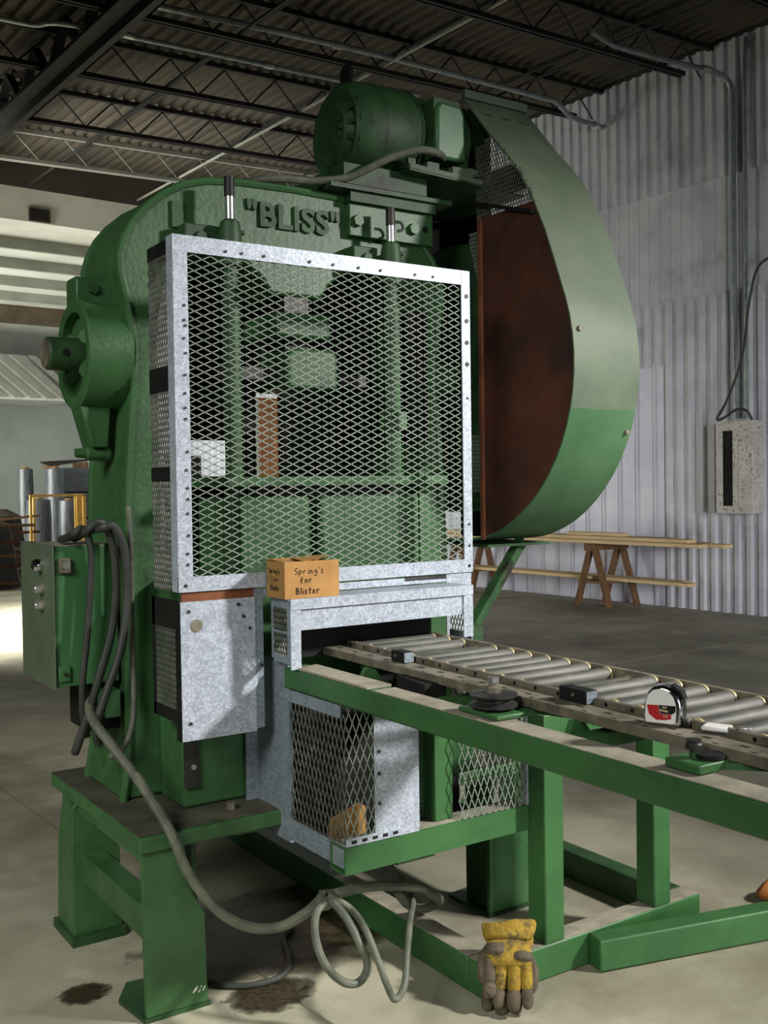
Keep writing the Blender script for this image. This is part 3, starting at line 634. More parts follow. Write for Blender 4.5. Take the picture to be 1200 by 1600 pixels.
# lower sheet and its side screen
ls = MB().box(x0+.004, 1.352, GY, GY+.003, .752, 1.137).quadbox([(1.352, GY, .757), (1.376, GY+.012, .757), (1.376, GY+.015, .757), (1.352, GY+.003, .757), (1.352, GY, 1.137), (1.376, GY+.012, 1.13), (1.376, GY+.015, 1.13), (1.352, GY+.003, 1.137)]).build('sheet_panel', GALV, gu)
MB().box(1.352, 1.380, GY+.004, GY+.006, .76, 1.16).build('side_strip', GALVD, gu)
rivets(ls, [(1.15, 1.11), (1.15, .80), (1.30, 1.12), (1.315, 1.085), (1.37, .94), (1.335, 1.05)], .005)
MB().cyl((1.172, GY+.001, 1.07), (1.172, GY-.002, 1.07), .018, 12).build('dent_patch', STEEL, ls)
MB().box(x0+.01, 1.36, GY+.005, GY+.01, 1.13, 1.168).build('backing_strip', RUSTE, gu)
sd = MB().box(x0, x0+.006, GY+.004, GY+.03, .752, 1.14).box(x0, x0+.006, GY+.03, 2.90, .80, .835).box(x0, x0+.006, GY+.03, 2.90, 1.06, 1.14).box(x0, x0+.006, 2.88, 2.90, .80, 1.14).build('side_frame', BLACK, gu)
expanded(MB(), (x0+.003, GY+.03, .83), (0, 0, 1), (0, 1, 0), .24, .16, .034, .016, .0032, .003).build('side_mesh', MESHD, gu, smooth=False, kind='stuff')
br2 = MB().box(1.197, 1.238, 2.855, 2.867, .575, .80).box(1.197, 1.203, GY+.01, 2.867, .78, .80).build('hanger', STEELD, gu)
MB().cyl((1.222, 2.856, .635), (1.222, 2.850, .635), .008, 8).build('screw', BRIGHT, br2)
MB().box(x1-.105, x1-.004, GY+.004, GY+.008, .945, 1.162).build('tail_plate', GALV, gu)
MB().box(1.38, x1-.105, GY+.006, GY+.009, 1.137, 1.158).build('tail_strip', GALV, gu)
MB().box(1.88, x1-.004, GY+.0045, GY+.0055, 1.148, 1.162).build('tail_gap', STEELD, gu)

# ------------------------------------------------------------------ tunnel guard over the infeed
tg = thing('tunnel_guard', 'low galvanized hood over the conveyor mouth, in front of mesh guard', 'guard', (1.72, 2.64, .945))
tx0, tx1, ty0, ty1 = 1.40, 2.047, 2.575, 2.692
MB().box(tx0-.006, tx1+.002, ty0+.002, ty1+.002, 1.130, 1.135).build('top_sheet', GALVD, tg)
MB().box(tx0, tx1, ty0-.002, ty0+.002, 1.106, 1.136).build('top_flange', GALV, tg)
MB().box(tx0, tx0+.032, ty0, ty0+.004, .938, 1.106).build('front_post', GALV, tg)
MB().box(tx1-.036, tx1, ty0, ty0+.004, .975, 1.106).box(tx1-.004, tx1, ty0+.004, ty1, 1.07, 1.106).build('front_post', GALV, tg)
MB().box(tx0+.033, tx1-.037, ty0+.005, ty0+.009, 1.046, 1.106).build('fascia', GALV, tg)
MB().box(tx0+.01, tx1-.08, ty1-.004, ty1-.001, .95, 1.128).build('shade_panel', BLACK, tg)  # added black sheet, stands for the shade inside the tunnel mouth
sf = MB().box(tx0, tx0+.005, ty0+.004, ty0+.022, .95, 1.13).box(tx0, tx0+.005, ty1-.012, ty1, .96, 1.13).box(tx0, tx0+.005, ty0+.022, ty1-.012, .952, .975).box(tx0, tx0+.005, ty0+.022, ty1-.012, 1.108, 1.13).box(tx0, tx0+.003, ty0+.022, ty1-.012, 1.037, 1.043).build('side_frame', GALVD, tg)
expanded(MB(), (tx0+.002, ty0+.015, .96), (0, 0, 1), (0, 1, 0), .16, .10, .034, .015, .003, .003).build('side_mesh', MESHD, tg, smooth=False, kind='stuff')
MB().box(tx1-.004, tx1, ty0+.004, ty1, .945, .985).build('side_frame', GALVD, tg)
expanded(MB(), (tx1-.002, ty0+.004, .98), (0, 0, 1), (0, 1, 0), .10, .11, .034, .015, .0035, .003).build('side_mesh', MESHM, tg, smooth=False, kind='stuff')

# ------------------------------------------------------------------ lower cage under the conveyor
cg = thing('lower_cage', 'lower cage of expanded metal panels beneath the conveyor mouth', 'cage', (1.74, 2.53, .42))
MB().box(1.424, 1.436, 2.64, 2.845, .43, .945).build('corner_angle', GALVD, cg)
MB().box(1.385, 1.424, 2.838, 2.845, .43, .945).build('corner_angle', GALVD, cg)
MB().box(1.424, 1.428, 2.36, 2.64, .838, .872).build('top_strip', GALVD, cg)
MB().box(1.424, 1.430, 2.345, 2.64, .44, .50).build('bottom_strip', GALVD, cg)
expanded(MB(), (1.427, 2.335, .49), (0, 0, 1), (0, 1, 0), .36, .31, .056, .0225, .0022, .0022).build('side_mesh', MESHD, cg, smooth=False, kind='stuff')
expanded(MB(), (1.427, 2.338, .49), (0, 0, 1), (1, 0, 0), .38, .10, .056, .0225, .0022, .0022).build('front_mesh', MESHM, cg, smooth=False, kind='stuff')
fp = MB().box(1.517, 1.662, 2.337, 2.340, .50, .865).build('front_plate', GALV, cg)
for z in (.74, .68, .60): MB().cyl((1.53, 2.338, z), (1.53, 2.333, z), .005, 8).build('rivet', STEELD, fp)
expanded(MB(), (1.80, 2.338, .50), (0, 0, 1), (1, 0, 0), .38, .26, .056, .0225, .0022, .0022).build('front_mesh', MESHM, cg, smooth=False, kind='stuff')
MB().box(2.052, 2.058, 2.337, 2.36, .50, .88).build('edge_angle', GALV, cg)
MB().box(1.44, 2.05, 2.66, 2.664, .43, .90).build('shade_backing', BLACK, cg)  # added black sheet, stands for the shade inside the cage
MB().box(1.44, 2.05, 2.41, 2.66, .426, .43).build('shade_floor', BLACK, cg)  # cage bottom blacked out the same way to read as shade
MB().box(1.84, 2.03, 2.55, 2.64, .56, .72).build('inner_cover', GREEN, cg, bevel=.01)
sl = MB().box(1.425, 1.60, 2.334, 2.338, .502, .522).box(1.425, 1.60, 2.338, 2.36, .5005, .504).build('slotted_strap', GALV, cg)
for i in range(5): MB().box(1.44+i*.033, 1.455+i*.033, 2.3325, 2.334, .508, .516).build('slot', BLACK, sl)
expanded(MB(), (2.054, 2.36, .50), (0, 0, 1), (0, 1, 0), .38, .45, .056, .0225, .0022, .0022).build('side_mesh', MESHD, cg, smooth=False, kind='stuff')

sb2 = thing('board_scrap', 'small tan board scrap standing inside the lower mesh cage', 'board', (1.50, 2.47, .4302))
MB().prism([(1.455, .4305), (1.565, .4305), (1.565, .555), (1.55, .565), (1.455, .535)], 'Y', 2.46, 2.475).build('panel', CARDD, sb2)
MB().box(1.455, 1.565, 2.4755, 2.482, .4305, .48).build('cleat', WOODD, sb2)

# ------------------------------------------------------------------ conveyor stand (welded square tube)
cs = thing('conveyor_stand', 'green welded square-tube stand carrying the roller conveyor', 'stand', (1.9, 2.0, 0))
def hollow(mb, p0, p1, w, h, t=.005, up=(0, 0, 1)):
    p0, p1 = Vector(p0), Vector(p1); d = (p1-p0).normalized(); u = Vector(up)
    if abs(d.dot(u)) > .98: u = Vector((1, 0, 0))
    a = d.cross(u).normalized(); c = a.cross(d).normalized()
    for s in (-1, 1):
        mb.bar(p0+a*s*(w-t)/2, p1+a*s*(w-t)/2, t, h, up); mb.bar(p0+c*s*(h-t)/2, p1+c*s*(h-t)/2, w-2*t, t, up)
    return mb
rl = MB().box(1.42, 1.496, .3, 2.66, .874, .936).build('side_rail', GREEN2, cs, bevel=.006)
MB().box(1.424, 1.492, .31, 2.2, .9355, .9375).build('dust_film', DUST, rl)
MB().box(1.421, 1.496, 2.22, 2.60, .9365, .942).build('cover_plate', DUST, cs)
for yy in (2.272,):
    MB().box(2.061, 2.598, yy, yy+.076, .70, .775).build('cross_beam', GREEN2, cs, bevel=.004)
hollow(MB(), (1.42, 2.374, .463), (2.058, 2.374, .463), .076, .073).build('low_beam', GREEN2, cs)
MB().box(1.425, 2.055, 2.345, 2.405, .4995, .5015).build('dust_film', DUST, cs)
MB().box(1.735, 1.80, 2.365, 2.44, .5015, .874).build('inner_post', GREEN2, cs, bevel=.004)
MB().box(1.67, 1.735, 2.42, 2.43, .5015, .874).build('inner_plate', GREEND, cs)
for x in (2.061, 2.522):
    MB().box(x, x+.076, 2.272, 2.348, .101, .70).build('post', GREEN2, cs, bevel=.005)
MB().box(1.832, 2.74, 2.272, 2.348, 0, .1).build('base_front', GREEN2, cs, bevel=.006)
MB().box(1.835, 2.738, 2.276, 2.344, .0995, .1012).build('dust_film', DUST, cs)
MB().box(1.832, 1.908, 2.349, 4.3, 0, .1).build('base_side', GREEN2, cs, bevel=.006)
MB().box(1.836, 1.904, 2.35, 3.1, .0995, .1012).build('dust_film', DUST, cs)
MB().box(2.664, 2.74, 2.349, 4.3, 0, .1).build('base_side', GREEND, cs, bevel=.006)
MB().bar((2.225, 2.24, .05), (3.9, 1.82, .05), .07, .095).build('outrigger', GREEN2, cs, bevel=.006)
MB().box(2.235, 2.262, 2.236, 2.271, .02, .08).build('weld_tab', GREEN2, cs)
def bracket(y, m=GREEN2):
    b = MB().box(1.50, 1.60, y-.045, y+.045, .880, .896).build('bracket', m, cs, bevel=.003)
    MB().prism([(1.50, .896), (1.60, .896), (1.56, .95), (1.53, .955)], 'Y', y-.008, y+.008).build('rib', m, b)
    return b
for y in (2.40, 1.60): bracket(y)
MB().box(1.50, 1.90, 2.02, 2.06, .90, .93).build('tie', GREEN2, cs)
MB().box(1.50, 1.90, 1.55, 1.59, .90, .93).build('tie', GREEN2, cs)
MB().prism([(1.515, 2.10), (1.58, 2.10), (1.60, 2.26), (1.54, 2.26)], 'Z', .90, .955).build('rail_saddle', BLACK, cs)

# ------------------------------------------------------------------ roller conveyor
rc = thing('roller_conveyor', 'roller conveyor with worn grey rollers feeding the press', 'conveyor', (1.70, 2.70, .9), -.021)
def CV(x, y): return x-1.70, y-2.70
xr, xl = .245, -.054
def ch(x, s, name='side_channel'):
    mb = MB().box(x-.002, x+.002, -2.5, -.03, .035, .086).box(min(x, x+s*.012), max(x, x+s*.012), -2.5, -.03, .083, .086).box(min(x, x+s*.02), max(x, x+s*.02), -2.5, -.03, .035, .039)
    return mb.build(name, STEEL, rc)
cr_ = ch(xr, 1); cl_ = ch(xl, 1)
mb = MB(); 
for i in range(33): mb.cyl((xl-.0028, -.05-i*.0758, .078), (xl-.0018, -.05-i*.0758, .078), .005, 8)
mb.build('axle_hole', BLACK, cl_, kind='stuff')
proto = None
for i in range(34):
    y = -.06-i*.0758
    if i in (3, 11): dz = -.012
    else: dz = random.uniform(-.002, .002)
    if proto is None:
        r = MB().lathe((0, 0, 0), 'X', [(.006, xl+.006), (.0175, xl+.012), (.019, xl+.016), (.019, xr-.016), (.0175, xr-.012), (.006, xr-.006)], 16).build('roller', ROLLER, rc)
        c1 = MB().lathe((0, 0, 0), 'X', [(.008, xr-.0135), (.0205, xr-.0145), (.0205, xr-.0085), (.008, xr-.004)], 14).build('bearing_cap', CREAM, r)
        c2 = MB().lathe((0, 0, 0), 'X', [(.008, xl+.004), (.0205, xl+.0085), (.0205, xl+.0145), (.008, xl+.0135)], 14).build('bearing_cap', CREAM, r)
        proto = (r, c1, c2); r.location = (0, y, .068+dz)
    else:
        r = proto[0].copy(); COL.objects.link(r); r.parent = rc; r.location = (0, y, .068+dz)
        for c in proto[1:]:
            cc = c.copy(); COL.objects.link(cc); cc.parent = r
# punched guide bar
gb = MB().box(-.130, -.058, -2.5, -.01, .051, .073).build('guide_bar', STEEL, rc, bevel=.002)
mb = MB()
for i in range(30):
    y = .03-i*.085; mb.box(-.100, -.092, y-.010, y+.010, .0725, .0733); mb.box(-.122, -.117, y-.045, y-.032, .0725, .0733)
mb.build('slot', BLACK, gb, kind='stuff')
for i, (x, y) in enumerate(((-.100, -.40), (-.080, -1.075))):
    b = MB().box(x, x+.034, y, y+(.062 if i == 0 else .085), .0735, .103).build('stop_block', BLACK, rc, bevel=.002)
    MB().box(x+.002, x+.032, y-.0015, y, .075, .101).build('end_face', GALVD, b)
    MB().cyl((x-.001, y+.04, .090), (x, y+.04, .090), .004, 8).build('screw', STEEL, b)
def pulley(y, x=-.175, z=.045, r=.056):
    p = MB().lathe((x, y, z), 'Z', [(.016, -.004), (r, -.002), (r, .003), (r-.014, .009), (r-.014, .015), (r, .021), (r, .025), (.02, .028)], 32).build('pulley', STEELD, rc)
    MB().lathe((x, y, z+.028), 'Z', [(.018, 0), (.018, .012), (.011, .014), (.011, .03)], 12).build('hub', STEEL, p)
    MB().hexnut((x, y, z+.050), (x, y, z+.062), .014).build('nut', BRIGHT, p)
    MB().cyl((x, y, z-.009), (x, y, z), .010, 10).build('axle', STEELD, p)
# first idler pulley sits outboard of the bar
pulley(-.895, -.188, .058, .054)
b = MB().box(-.235, -.125, -.965, -.825, .038, .049).build('pulley_bracket', GREEN2, rc, bevel=.003)
MB().bar((-.12, -.92, .042), (.0, -.80, .03), .04, .014).build('arm', GREEN2, b)
MB().bar((-.12, -.85, .042), (-.02, -1.0, .03), .03, .014).build('arm', GREEN2, b)
# second idler: bolt post and plate
b = MB().box(-.215, -.135, -1.50, -1.42, .0385, .056).build('pulley_bracket', GREEN2, rc, bevel=.003)
MB().bar((-.14, -1.44, .045), (-.02, -1.50, .042), .03, .014).build('arm', GREEN2, b)
MB().bar((-.14, -1.49, .045), (-.02, -1.60, .042), .022, .012).build('arm', GREEN2, b)
MB().cyl((-.178, -1.455, .056), (-.178, -1.455, .072), .008, 12).build('post', GREEND, b)
MB().lathe((-.178, -1.455, .072), 'Z', [(.015, 0), (.015, .009), (.013, .012), (.013, .017)], 16).build('collar', STEELD, b)
MB().lathe((-.158, -1.475, .057), 'Z', [(.025, 0), (.025, .008)], 24).build('hidden_pulley', BLACK, b)

# ------------------------------------------------------------------ small things on the conveyor
tm = thing('tape_measure', 'chrome tape measure with red and black label standing on guide bar', 'tape measure', (1.594, 1.404, .9735), rot=(0, 0, math.radians(-67)), local=True)
o_ = [(-.038, .0), (.030, .0), (.036, .004), (.038, .03), (.037, .045), (.031, .062), (.018, .074), (.0, .079), (-.018, .076), (-.031, .064), (-.037, .045), (-.0385, .02)]
MB().prism(o_, 'Y', -.019, .019).build('case', CHROME, tm, bevel=.006)
o2 = [(x*.80-.003, .006+z*.84) for x, z in o_]
MB().prism(o2, 'Y', -.0205, -.019).build('face_plate', WHITEL, tm)
def halfd(pred): 
    return [p for p in o2 if pred(p)]
MB().prism([(-.030, .040), (-.026, .022), (-.012, .012), (.006, .013), (.018, .016), (.018, .024), (-.004, .024), (-.008, .041)], 'Y', -.0215, -.0205).build('label', REDP, tm)
MB().prism([(-.007, .041), (-.003, .025), (.019, .025), (.026, .030), (.027, .042)], 'Y', -.0217, -.0205).build('label', BLACK, tm)
MB().prism([(-.004, .030), (.012, .028), (.012, .032), (-.004, .034)], 'Y', -.0222, -.0217).prism([(.0, .036), (.010, .036), (.010, .039), (.0, .039)], 'Y', -.0222, -.0217).prism([(.002, .019), (.012, .019), (.012, .021), (.002, .021)], 'Y', -.0222, -.0215).build('label_print', CREAM, tm)
MB().prism([(.012, .0765), (.030, .066), (.035, .052), (.041, .054), (.036, .070), (.016, .083)], 'Y', -.012, .012).build('thumb_lock', BLACK, tm, bevel=.003)
MB().box(.037, .050, -.012, .012, .0, .012).build('bumper', BLACK, tm, bevel=.002)
MB().box(.046, .0485, -.010, .010, -.0, .02).build('hook', BRIGHT, tm)
wp = thing('white_pad', 'small white plastic pad with metal tab beside tape measure', 'clip', (1.622, 1.298, .9735), rot=(0, 0, math.radians(-66)), local=True)
MB().box(-.030, .022, -.020, .020, .004, .013).build('pad', WHITEL, wp, bevel=.004)
MB().box(-.026, .018, -.017, .017, .0, .004).build('pad_base', STEELD, wp)
MB().box(.023, .060, -.014, .016, .0, .010).build('tab', STEEL, wp, bevel=.002)
MB().box(.040, .062, -.018, -.004, .010, .018).build('tab_end', BRIGHT, wp, bevel=.002)

# cardboard box with handwriting
cb = thing('cardboard_box', 'small open cardboard box with handwriting, on the tunnel guard', 'box', (1.385, 2.578, 1.1365), rotz=.0, local=True)
w, d, h, t = .176, .108, .104, .003
MB().box(0, w, 0, t, 0, h).build('front_wall', CARD, cb)
MB().box(0, t, t, d-t, 0, h).build('side_wall', CARDD, cb)
MB().box(w-t, w, t, d-t, 0, h-.004).build('side_wall', CARDD, cb)
MB().box(0, w, d-t, d, 0, h+.004).build('back_wall', CARDD, cb)
MB().box(t, w-t, t, d-t, 0, t).build('bottom', CARDD, cb)
MB().quadbox([(.002, .012, h-.001), (.07, .012, h-.012), (.07, d-.004, h-.004), (.002, d-.004, h+.003), (.002, .012, h+.001), (.07, .012, h-.010), (.07, d-.004, h-.002), (.002, d-.004, h+.005)]).build('flap', CARDD, cb)
MB().quadbox([(.08, .03, h-.004), (w, .05, h+.008), (w, d, h+.006), (.08, d, h+.002), (.08, .03, h-.002), (w, .05, h+.010), (w, d, h+.008), (.08, d, h+.004)]).build('flap', CARDD, cb)
G = {'S': [[(.9, .85), (.6, 1), (.2, .9), (.15, .65), (.5, .5), (.8, .3), (.6, .05), (.1, .05)]],
     'p': [[(.1, .6), (.15, -.35)], [(.12, .5), (.5, .65), (.75, .4), (.5, .1), (.15, .15)]],
     'r': [[(.15, .6), (.2, 0)], [(.18, .4), (.4, .6), (.7, .55)]], 'i': [[(.3, .55), (.32, 0)], [(.32, .8), (.36, .82)]],
     'n': [[(.1, .6), (.15, 0)], [(.13, .4), (.4, .62), (.6, .45), (.65, 0)]],
     'g': [[(.7, .5), (.4, .62), (.15, .4), (.3, .1), (.65, .2), (.72, .55), (.7, -.1), (.4, -.4), (.1, -.25)]],
     's': [[(.6, .55), (.3, .6), (.2, .42), (.55, .25), (.5, .03), (.1, .05)]], "'": [[(.3, 1), (.25, .8)]],
     'f': [[(.7, .9), (.45, 1), (.35, .7), (.3, -.1)], [(.1, .5), (.65, .55)]], 'o': [[(.4, .6), (.12, .35), (.3, .02), (.65, .15), (.65, .5), (.4, .6)]],
     'B': [[(.15, 1), (.18, 0)], [(.15, 1), (.6, .9), (.55, .58), (.2, .52), (.75, .4), (.7, .08), (.18, 0)]], 'l': [[(.3, 1), (.35, 0)]],
     't': [[(.35, .95), (.4, .05), (.6, .03)], [(.1, .62), (.7, .66)]], 'e': [[(.15, .3), (.6, .38), (.5, .6), (.2, .5), (.15, .15), (.4, 0), (.65, .1)]]}
def write(txt, x, z, s, fn, r, mb, adv=.82):
    for c in txt:
        for st_ in G.get(c, []):
            mb.tube([fn(x+p[0]*s*.78, z+p[1]*s) for p in st_], r, 5)
        x += s*adv*(.55 if c in "il'" else 1)
    return mb
mb = MB(); fn = lambda x, z: (x, -.0004, z)
write("Spring's", .030, .068, .017, fn, .0011, mb); write('for', .048, .043, .017, fn, .0013, mb); write('Blister', .034, .012, .018, fn, .0015, mb, .72)
mb.build('handwriting', INK, cb)
mb = MB(); fn = lambda x, z: (-.0004, d-x, z)
write("Spring's", .012, .070, .014, fn, .0011, mb, .7); write('for', .040, .047, .014, fn, .0011, mb); write('Blister', .020, .022, .014, fn, .0011, mb, .66)
mb.build('handwriting', INK, cb)

# ------------------------------------------------------------------ control cabinet, cables and hose
ec = thing('control_cabinet', 'green electric control cabinet hung on left side of press', 'cabinet', (.99, 3.2, .87))
MB().box(.898, 1.09, 3.095, 3.43, .868, 1.284).build('body', GREENB, ec, bevel=.004)
MB().box(.893, .898, 3.085, 3.435, .862, 1.290).build('door', GREENG, ec, bevel=.002)
MB().box(.898, 1.075, 3.0945, 3.35, 1.284, 1.287).build('dust_film', DUST, ec)
k1 = MB().lathe((0, 3.20, 1.225), 'X', [(.004, .862), (.016, .866), (.020, .878), (.020, .892)], 18).build('indicator_lamp', CHROME, ec)
for z in (1.155, 1.105):
    b = MB().lathe((0, 3.19, z), 'X', [(.010, .866), (.013, .872), (.013, .893)], 14).build('push_button', BRIGHT, ec)
    MB().lathe((0, 3.19, z), 'X', [(.017, .887), (.017, .893)], 14).build('button_ring', STEEL, b)
MB().box(.912, .945, 3.080, 3.095, 1.205, 1.25).build('latch', STEEL, ec, bevel=.003)
MB().cyl((.928, 3.080, 1.228), (.928, 3.070, 1.228), .010, 12).build('latch_knob', BRIGHT, ec)
MB().box(.905, .940, 3.086, 3.095, .885, .930).build('latch', GREENB, ec, bevel=.003)
MB().cyl((.924, 3.086, .907), (.924, 3.080, .907), .006, 10).build('latch_screw', STEELD, ec)
MB().box(1.0, 1.12, 3.12, 3.30, .72, .868).build('conduit_box', BLACK, ec)
MB().box(1.03, 1.075, 3.05, 3.12, .77, .85).build('gland_box', GREENB, ec)
def cable(name, label, pts, r, m, cat='cable', group=None, n=10):
    t = thing(name, label, cat, pts[0], group=group)
    MB().tube(smoothpath(pts, 7), r, n).build('tube', m, t); return t
Y0 = 3.045
cable('cable_loop', 'leftmost black cable hanging over the control cabinet front', [(.94, 3.16, 1.30), (.936, 3.09, 1.308), (.945, Y0, 1.323), (.967, Y0, 1.337), (.986, Y0, 1.314), (.994, Y0, 1.253), (.988, Y0, 1.141), (.976, Y0, 1.011), (.962, Y0, .899), (.962, Y0+.01, .80), (.975, 3.06, .72)], .0105, RUBBER, group='cables on the cabinet')
cable('cable_loop', 'middle black cable draped over cabinet, hanging lowest below it', [(.955, 3.2, 1.30), (.965, 3.1, 1.315), (.977, 3.03, 1.330), (1.002, 3.02, 1.354), (1.034, 3.02, 1.338), (1.054, 3.02, 1.269), (1.059, 3.02, 1.155), (1.041, 3.02, 1.024), (1.006, 3.02, .913), (.975, 3.03, .804), (.939, 3.04, .70), (.935, 3.045, .685)], .0125, RUBBER, group='cables on the cabinet')
cable('cable_loop', 'rightmost black cable draped over cabinet next to press frame', [(1.0, 3.22, 1.30), (1.0, 3.1, 1.325), (1.012, 3.0, 1.337), (1.044, 2.99, 1.342), (1.070, 2.985, 1.288), (1.080, 2.985, 1.192), (1.074, 2.985, 1.078), (1.052, 2.985, .965), (1.012, 2.99, .856), (.984, 3.0, .765), (1.0, 3.03, .70)], .0125, RUBBER, group='cables on the cabinet')
cable('thin_conduit', 'thin green-grey conduit running down the press edge beside cabinet', [(1.100, 3.02, 1.40), (1.104, 3.015, 1.285), (1.103, 3.015, 1.0), (1.102, 3.01, .83), (1.092, 3.0, .75), (1.066, 3.0, .69), (1.03, 3.02, .66)], .0085, HOSE)
cable('flexible_hose', 'thick grey flexible hose sagging from press side to floor loops',
      [(.985, 3.06, .83), (.968, 2.99, .79), (.995, 2.90, .723), (1.032, 2.84, .655), (1.057, 2.745, .584), (1.078, 2.672, .512), (1.106, 2.65, .423), (1.138, 2.62, .358), (1.193, 2.60, .29), (1.269, 2.58, .243), (1.342, 2.55, .24), (1.395, 2.5, .283), (1.447, 2.5, .311),
       (1.487, 2.48, .322), (1.571, 2.48, .319), (1.694, 2.50, .289), (1.80, 2.54, .245), (1.87, 2.58, .20), (1.935, 2.62, .150), (1.90, 2.66, .120), (1.84, 2.66, .150), (1.80, 2.66, .20)], .0145, HOSE, 'hose')
cable('thin_hose', 'grey cable hanging in a round loop below hose knot', [(1.447, 2.49, .322), (1.452, 2.40, .296), (1.466, 2.35, .239), (1.481, 2.33, .175), (1.454, 2.33, .139), (1.405, 2.33, .153), (1.357, 2.34, .208), (1.352, 2.38, .266), (1.384, 2.43, .304), (1.44, 2.47, .318)], .011, HOSE, 'cable')
cable('thin_hose', 'grey cable hanging in a long narrow bight beside the round loop', [(1.44, 2.46, .335), (1.499, 2.44, .287), (1.487, 2.35, .268), (1.494, 2.30, .199), (1.49, 2.25, .151), (1.487, 2.21, .132), (1.544, 2.25, .136), (1.588, 2.30, .191), (1.668, 2.40, .224), (1.80, 2.58, .21), (1.815, 2.72, .26)], .0095, HOSE, 'cable')
kn = thing('hose_tie', 'grey tape knot binding the hose and loose cables together', 'tie', (1.445, 2.485, .31))
MB().tube([(1.424, 2.485, .297), (1.436, 2.484, .306), (1.452, 2.484, .314), (1.472, 2.484, .320)], [.017, .026, .027, .016], 12).build('wrap', HOSE, kn)
MB().tube([(1.43, 2.47, .33), (1.424, 2.46, .345), (1.412, 2.46, .35)], [.008, .007, .003], 8).build('tail', HOSE, kn)
cable('floor_cable', 'thin cable lying on the floor from stand leg toward lit patch', [(1.20, 2.86, .011), (1.30, 2.74, .0095), (1.42, 2.72, .0095), (1.50, 2.80, .0095), (1.56, 2.95, .0095), (1.62, 3.0, .0095)], .009, RUBBER)

# ------------------------------------------------------------------ gloves on the base frame
def glove(label, loc, rot, sc, flip=1, grey=False):
    t = thing('work_glove', label, 'glove', loc, rot=rot, local=True); t.scale = (sc*flip, sc, sc)
    Y_ = LEATG if grey else LEATY
    def sect(z, w, th, cy=0, n=16, wob=0, cx=0, tilt=0):
        return [(cx+w*math.cos(2*math.pi*k/n)+wob*math.sin(3*k+9*z), cy+th*math.sin(2*math.pi*k/n)+wob*math.cos(5*k), z+tilt*math.cos(2*math.pi*k/n)+wob*math.sin(2*k+1)) for k in range(n)]
    MB().rings([sect(.066, .040, .010, .004, wob=.003, cx=.006, tilt=.007), sect(.068, .078, .024, .004, wob=.004, cx=.006, tilt=.010), sect(.040, .077, .026, .002, wob=.003, cx=.005, tilt=.006), sect(.020, .070, .026, 0, wob=.002, tilt=.0), sect(.012, .062, .020, 0)]).build('cuff', LEATY, t, sub=1)
    MB().rings([sect(.018, .064, .024, 0, wob=.002), sect(-.01, .068, .026, -.002), sect(-.045, .068, .025, -.004), sect(-.062, .060, .018, -.004)]).build('back_panel', Y_, t, sub=1)
    for cx, w in ((-.032, .036), (.036, .034)):
        MB().rings([sect(.004-.02*(cx > 0), w*.8, .020, -.006, cx=cx), sect(-.004-.02*(cx > 0), w, .026, -.008, cx=cx, wob=.001), sect(-.026-.014*(cx > 0), w, .027, -.008, cx=cx, wob=.0015), sect(-.034-.014*(cx > 0), w*.85, .020, -.006, cx=cx)]).build('knuckle_strap', LEATG, t, sub=1)
    for k, (x, ln, r, a) in enumerate(((-.052, .096, .0200, -.02), (-.017, .120, .0195, -.10), (.018, .128, .0200, -.04), (.050, .118, .0180, .02))):
        def fp(s_): return (x+a*s_*ln, -.004+.010*math.sin(s_*3)+(.012 if k % 2 else 0)*s_, -.045-s_*ln)
        MB().tube([fp(q) for q in (-.15, .1, .3, .5, .62)], [r*.9, r*.98, r, r*.97, r*.95], 12, flat=.85).build('finger', LEATG if k == 0 else Y_, t, sub=1)
        MB().tube([fp(q) for q in (.56, .7, .85, .96, 1.02)], [r*1.0, r*1.05, r*1.02, r*.8, r*.3], 12, flat=.85).build('fingertip', LEATG, t, sub=1)
    MB().tube([(-.050, .004, .0), (-.070, .006, -.03), (-.076, .008, -.065), (-.072, .010, -.095), (-.069, .010, -.108)], [.013, .017, .0165, .0135, .005], 12).build('thumb', LEATG, t, sub=1)
    return t
GR = (math.radians(-36), 0, math.radians(-40.6))
glove('yellow and grey leather work glove leaning on base tube corner, upper one', (1.888, 2.236, .160), GR, .98)
glove('grimy grey leather work glove mostly hidden under the yellow one', (1.906, 2.256, .132), (math.radians(-38), math.radians(4), math.radians(-40.6)), .98, -1, True)
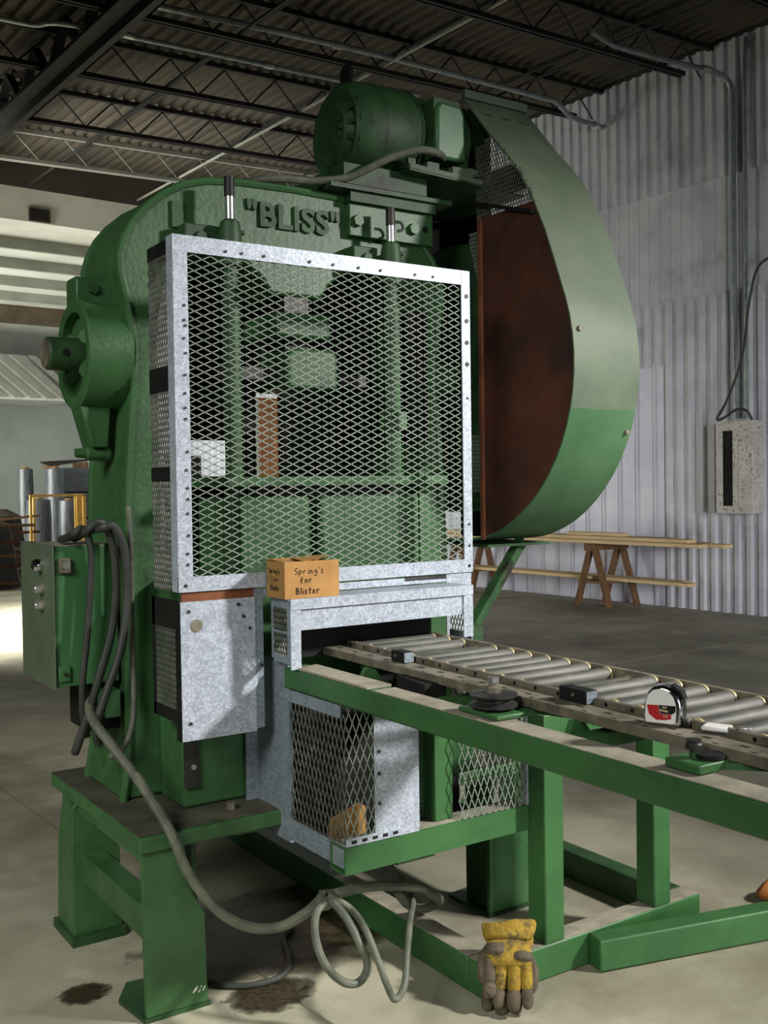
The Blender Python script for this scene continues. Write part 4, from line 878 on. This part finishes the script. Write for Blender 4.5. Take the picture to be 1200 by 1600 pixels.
rg = thing('leather_scrap', 'orange-brown leather scrap lying at the right edge of floor', 'leather scrap', (3.12, 2.22, 0))
MB().rings([[(3.10+dx+r*math.cos(2*math.pi*k/12)*1.7*(1+.16*math.sin(3*k+z*40)), 2.26+r*math.sin(2*math.pi*k/12)*(1+.2*math.cos(5*k+z*30)), z*(.8+.25*math.cos(k))) for k in range(12)] for z, r, dx in ((.0, .05, .03), (.03, .06, .02), (.06, .05, .03), (.085, .03, .05), (.095, .01, .06))]).build('body', ORANGE, rg, sub=1)

# oil stains and a crack on the slab
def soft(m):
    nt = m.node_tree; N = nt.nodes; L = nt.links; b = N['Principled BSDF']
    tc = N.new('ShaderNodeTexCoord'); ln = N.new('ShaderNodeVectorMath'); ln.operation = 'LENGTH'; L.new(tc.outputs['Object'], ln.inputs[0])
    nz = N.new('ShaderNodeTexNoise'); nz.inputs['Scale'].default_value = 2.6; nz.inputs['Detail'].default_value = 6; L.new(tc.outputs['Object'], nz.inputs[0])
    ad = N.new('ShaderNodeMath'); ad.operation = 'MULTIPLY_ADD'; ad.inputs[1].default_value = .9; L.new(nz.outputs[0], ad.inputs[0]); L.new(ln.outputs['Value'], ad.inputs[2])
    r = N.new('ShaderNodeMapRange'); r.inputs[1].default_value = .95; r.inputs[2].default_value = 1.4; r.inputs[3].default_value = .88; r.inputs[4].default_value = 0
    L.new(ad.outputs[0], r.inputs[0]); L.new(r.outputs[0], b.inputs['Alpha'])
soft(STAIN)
def stain(label, x, y, rx, ry, rot=0):
    pts = [(math.cos(2*math.pi*k/28), math.sin(2*math.pi*k/28)) for k in range(28)]
    o = MB().prism(pts, 'Z', .0003, .0012).build('oil_stain', STAIN, None, smooth=False)
    o.location = (x, y, 0); o.rotation_euler = (0, 0, rot); o.scale = (rx, ry, 1); return tag(o, label, 'stain')
stain('dark round oil stain on concrete between the two left legs', .925, 2.975, .085, .07)
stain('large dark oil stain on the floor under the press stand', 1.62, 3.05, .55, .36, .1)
stain('brownish oil stain on floor beside the coiled cables', 1.36, 2.66, .15, .11)
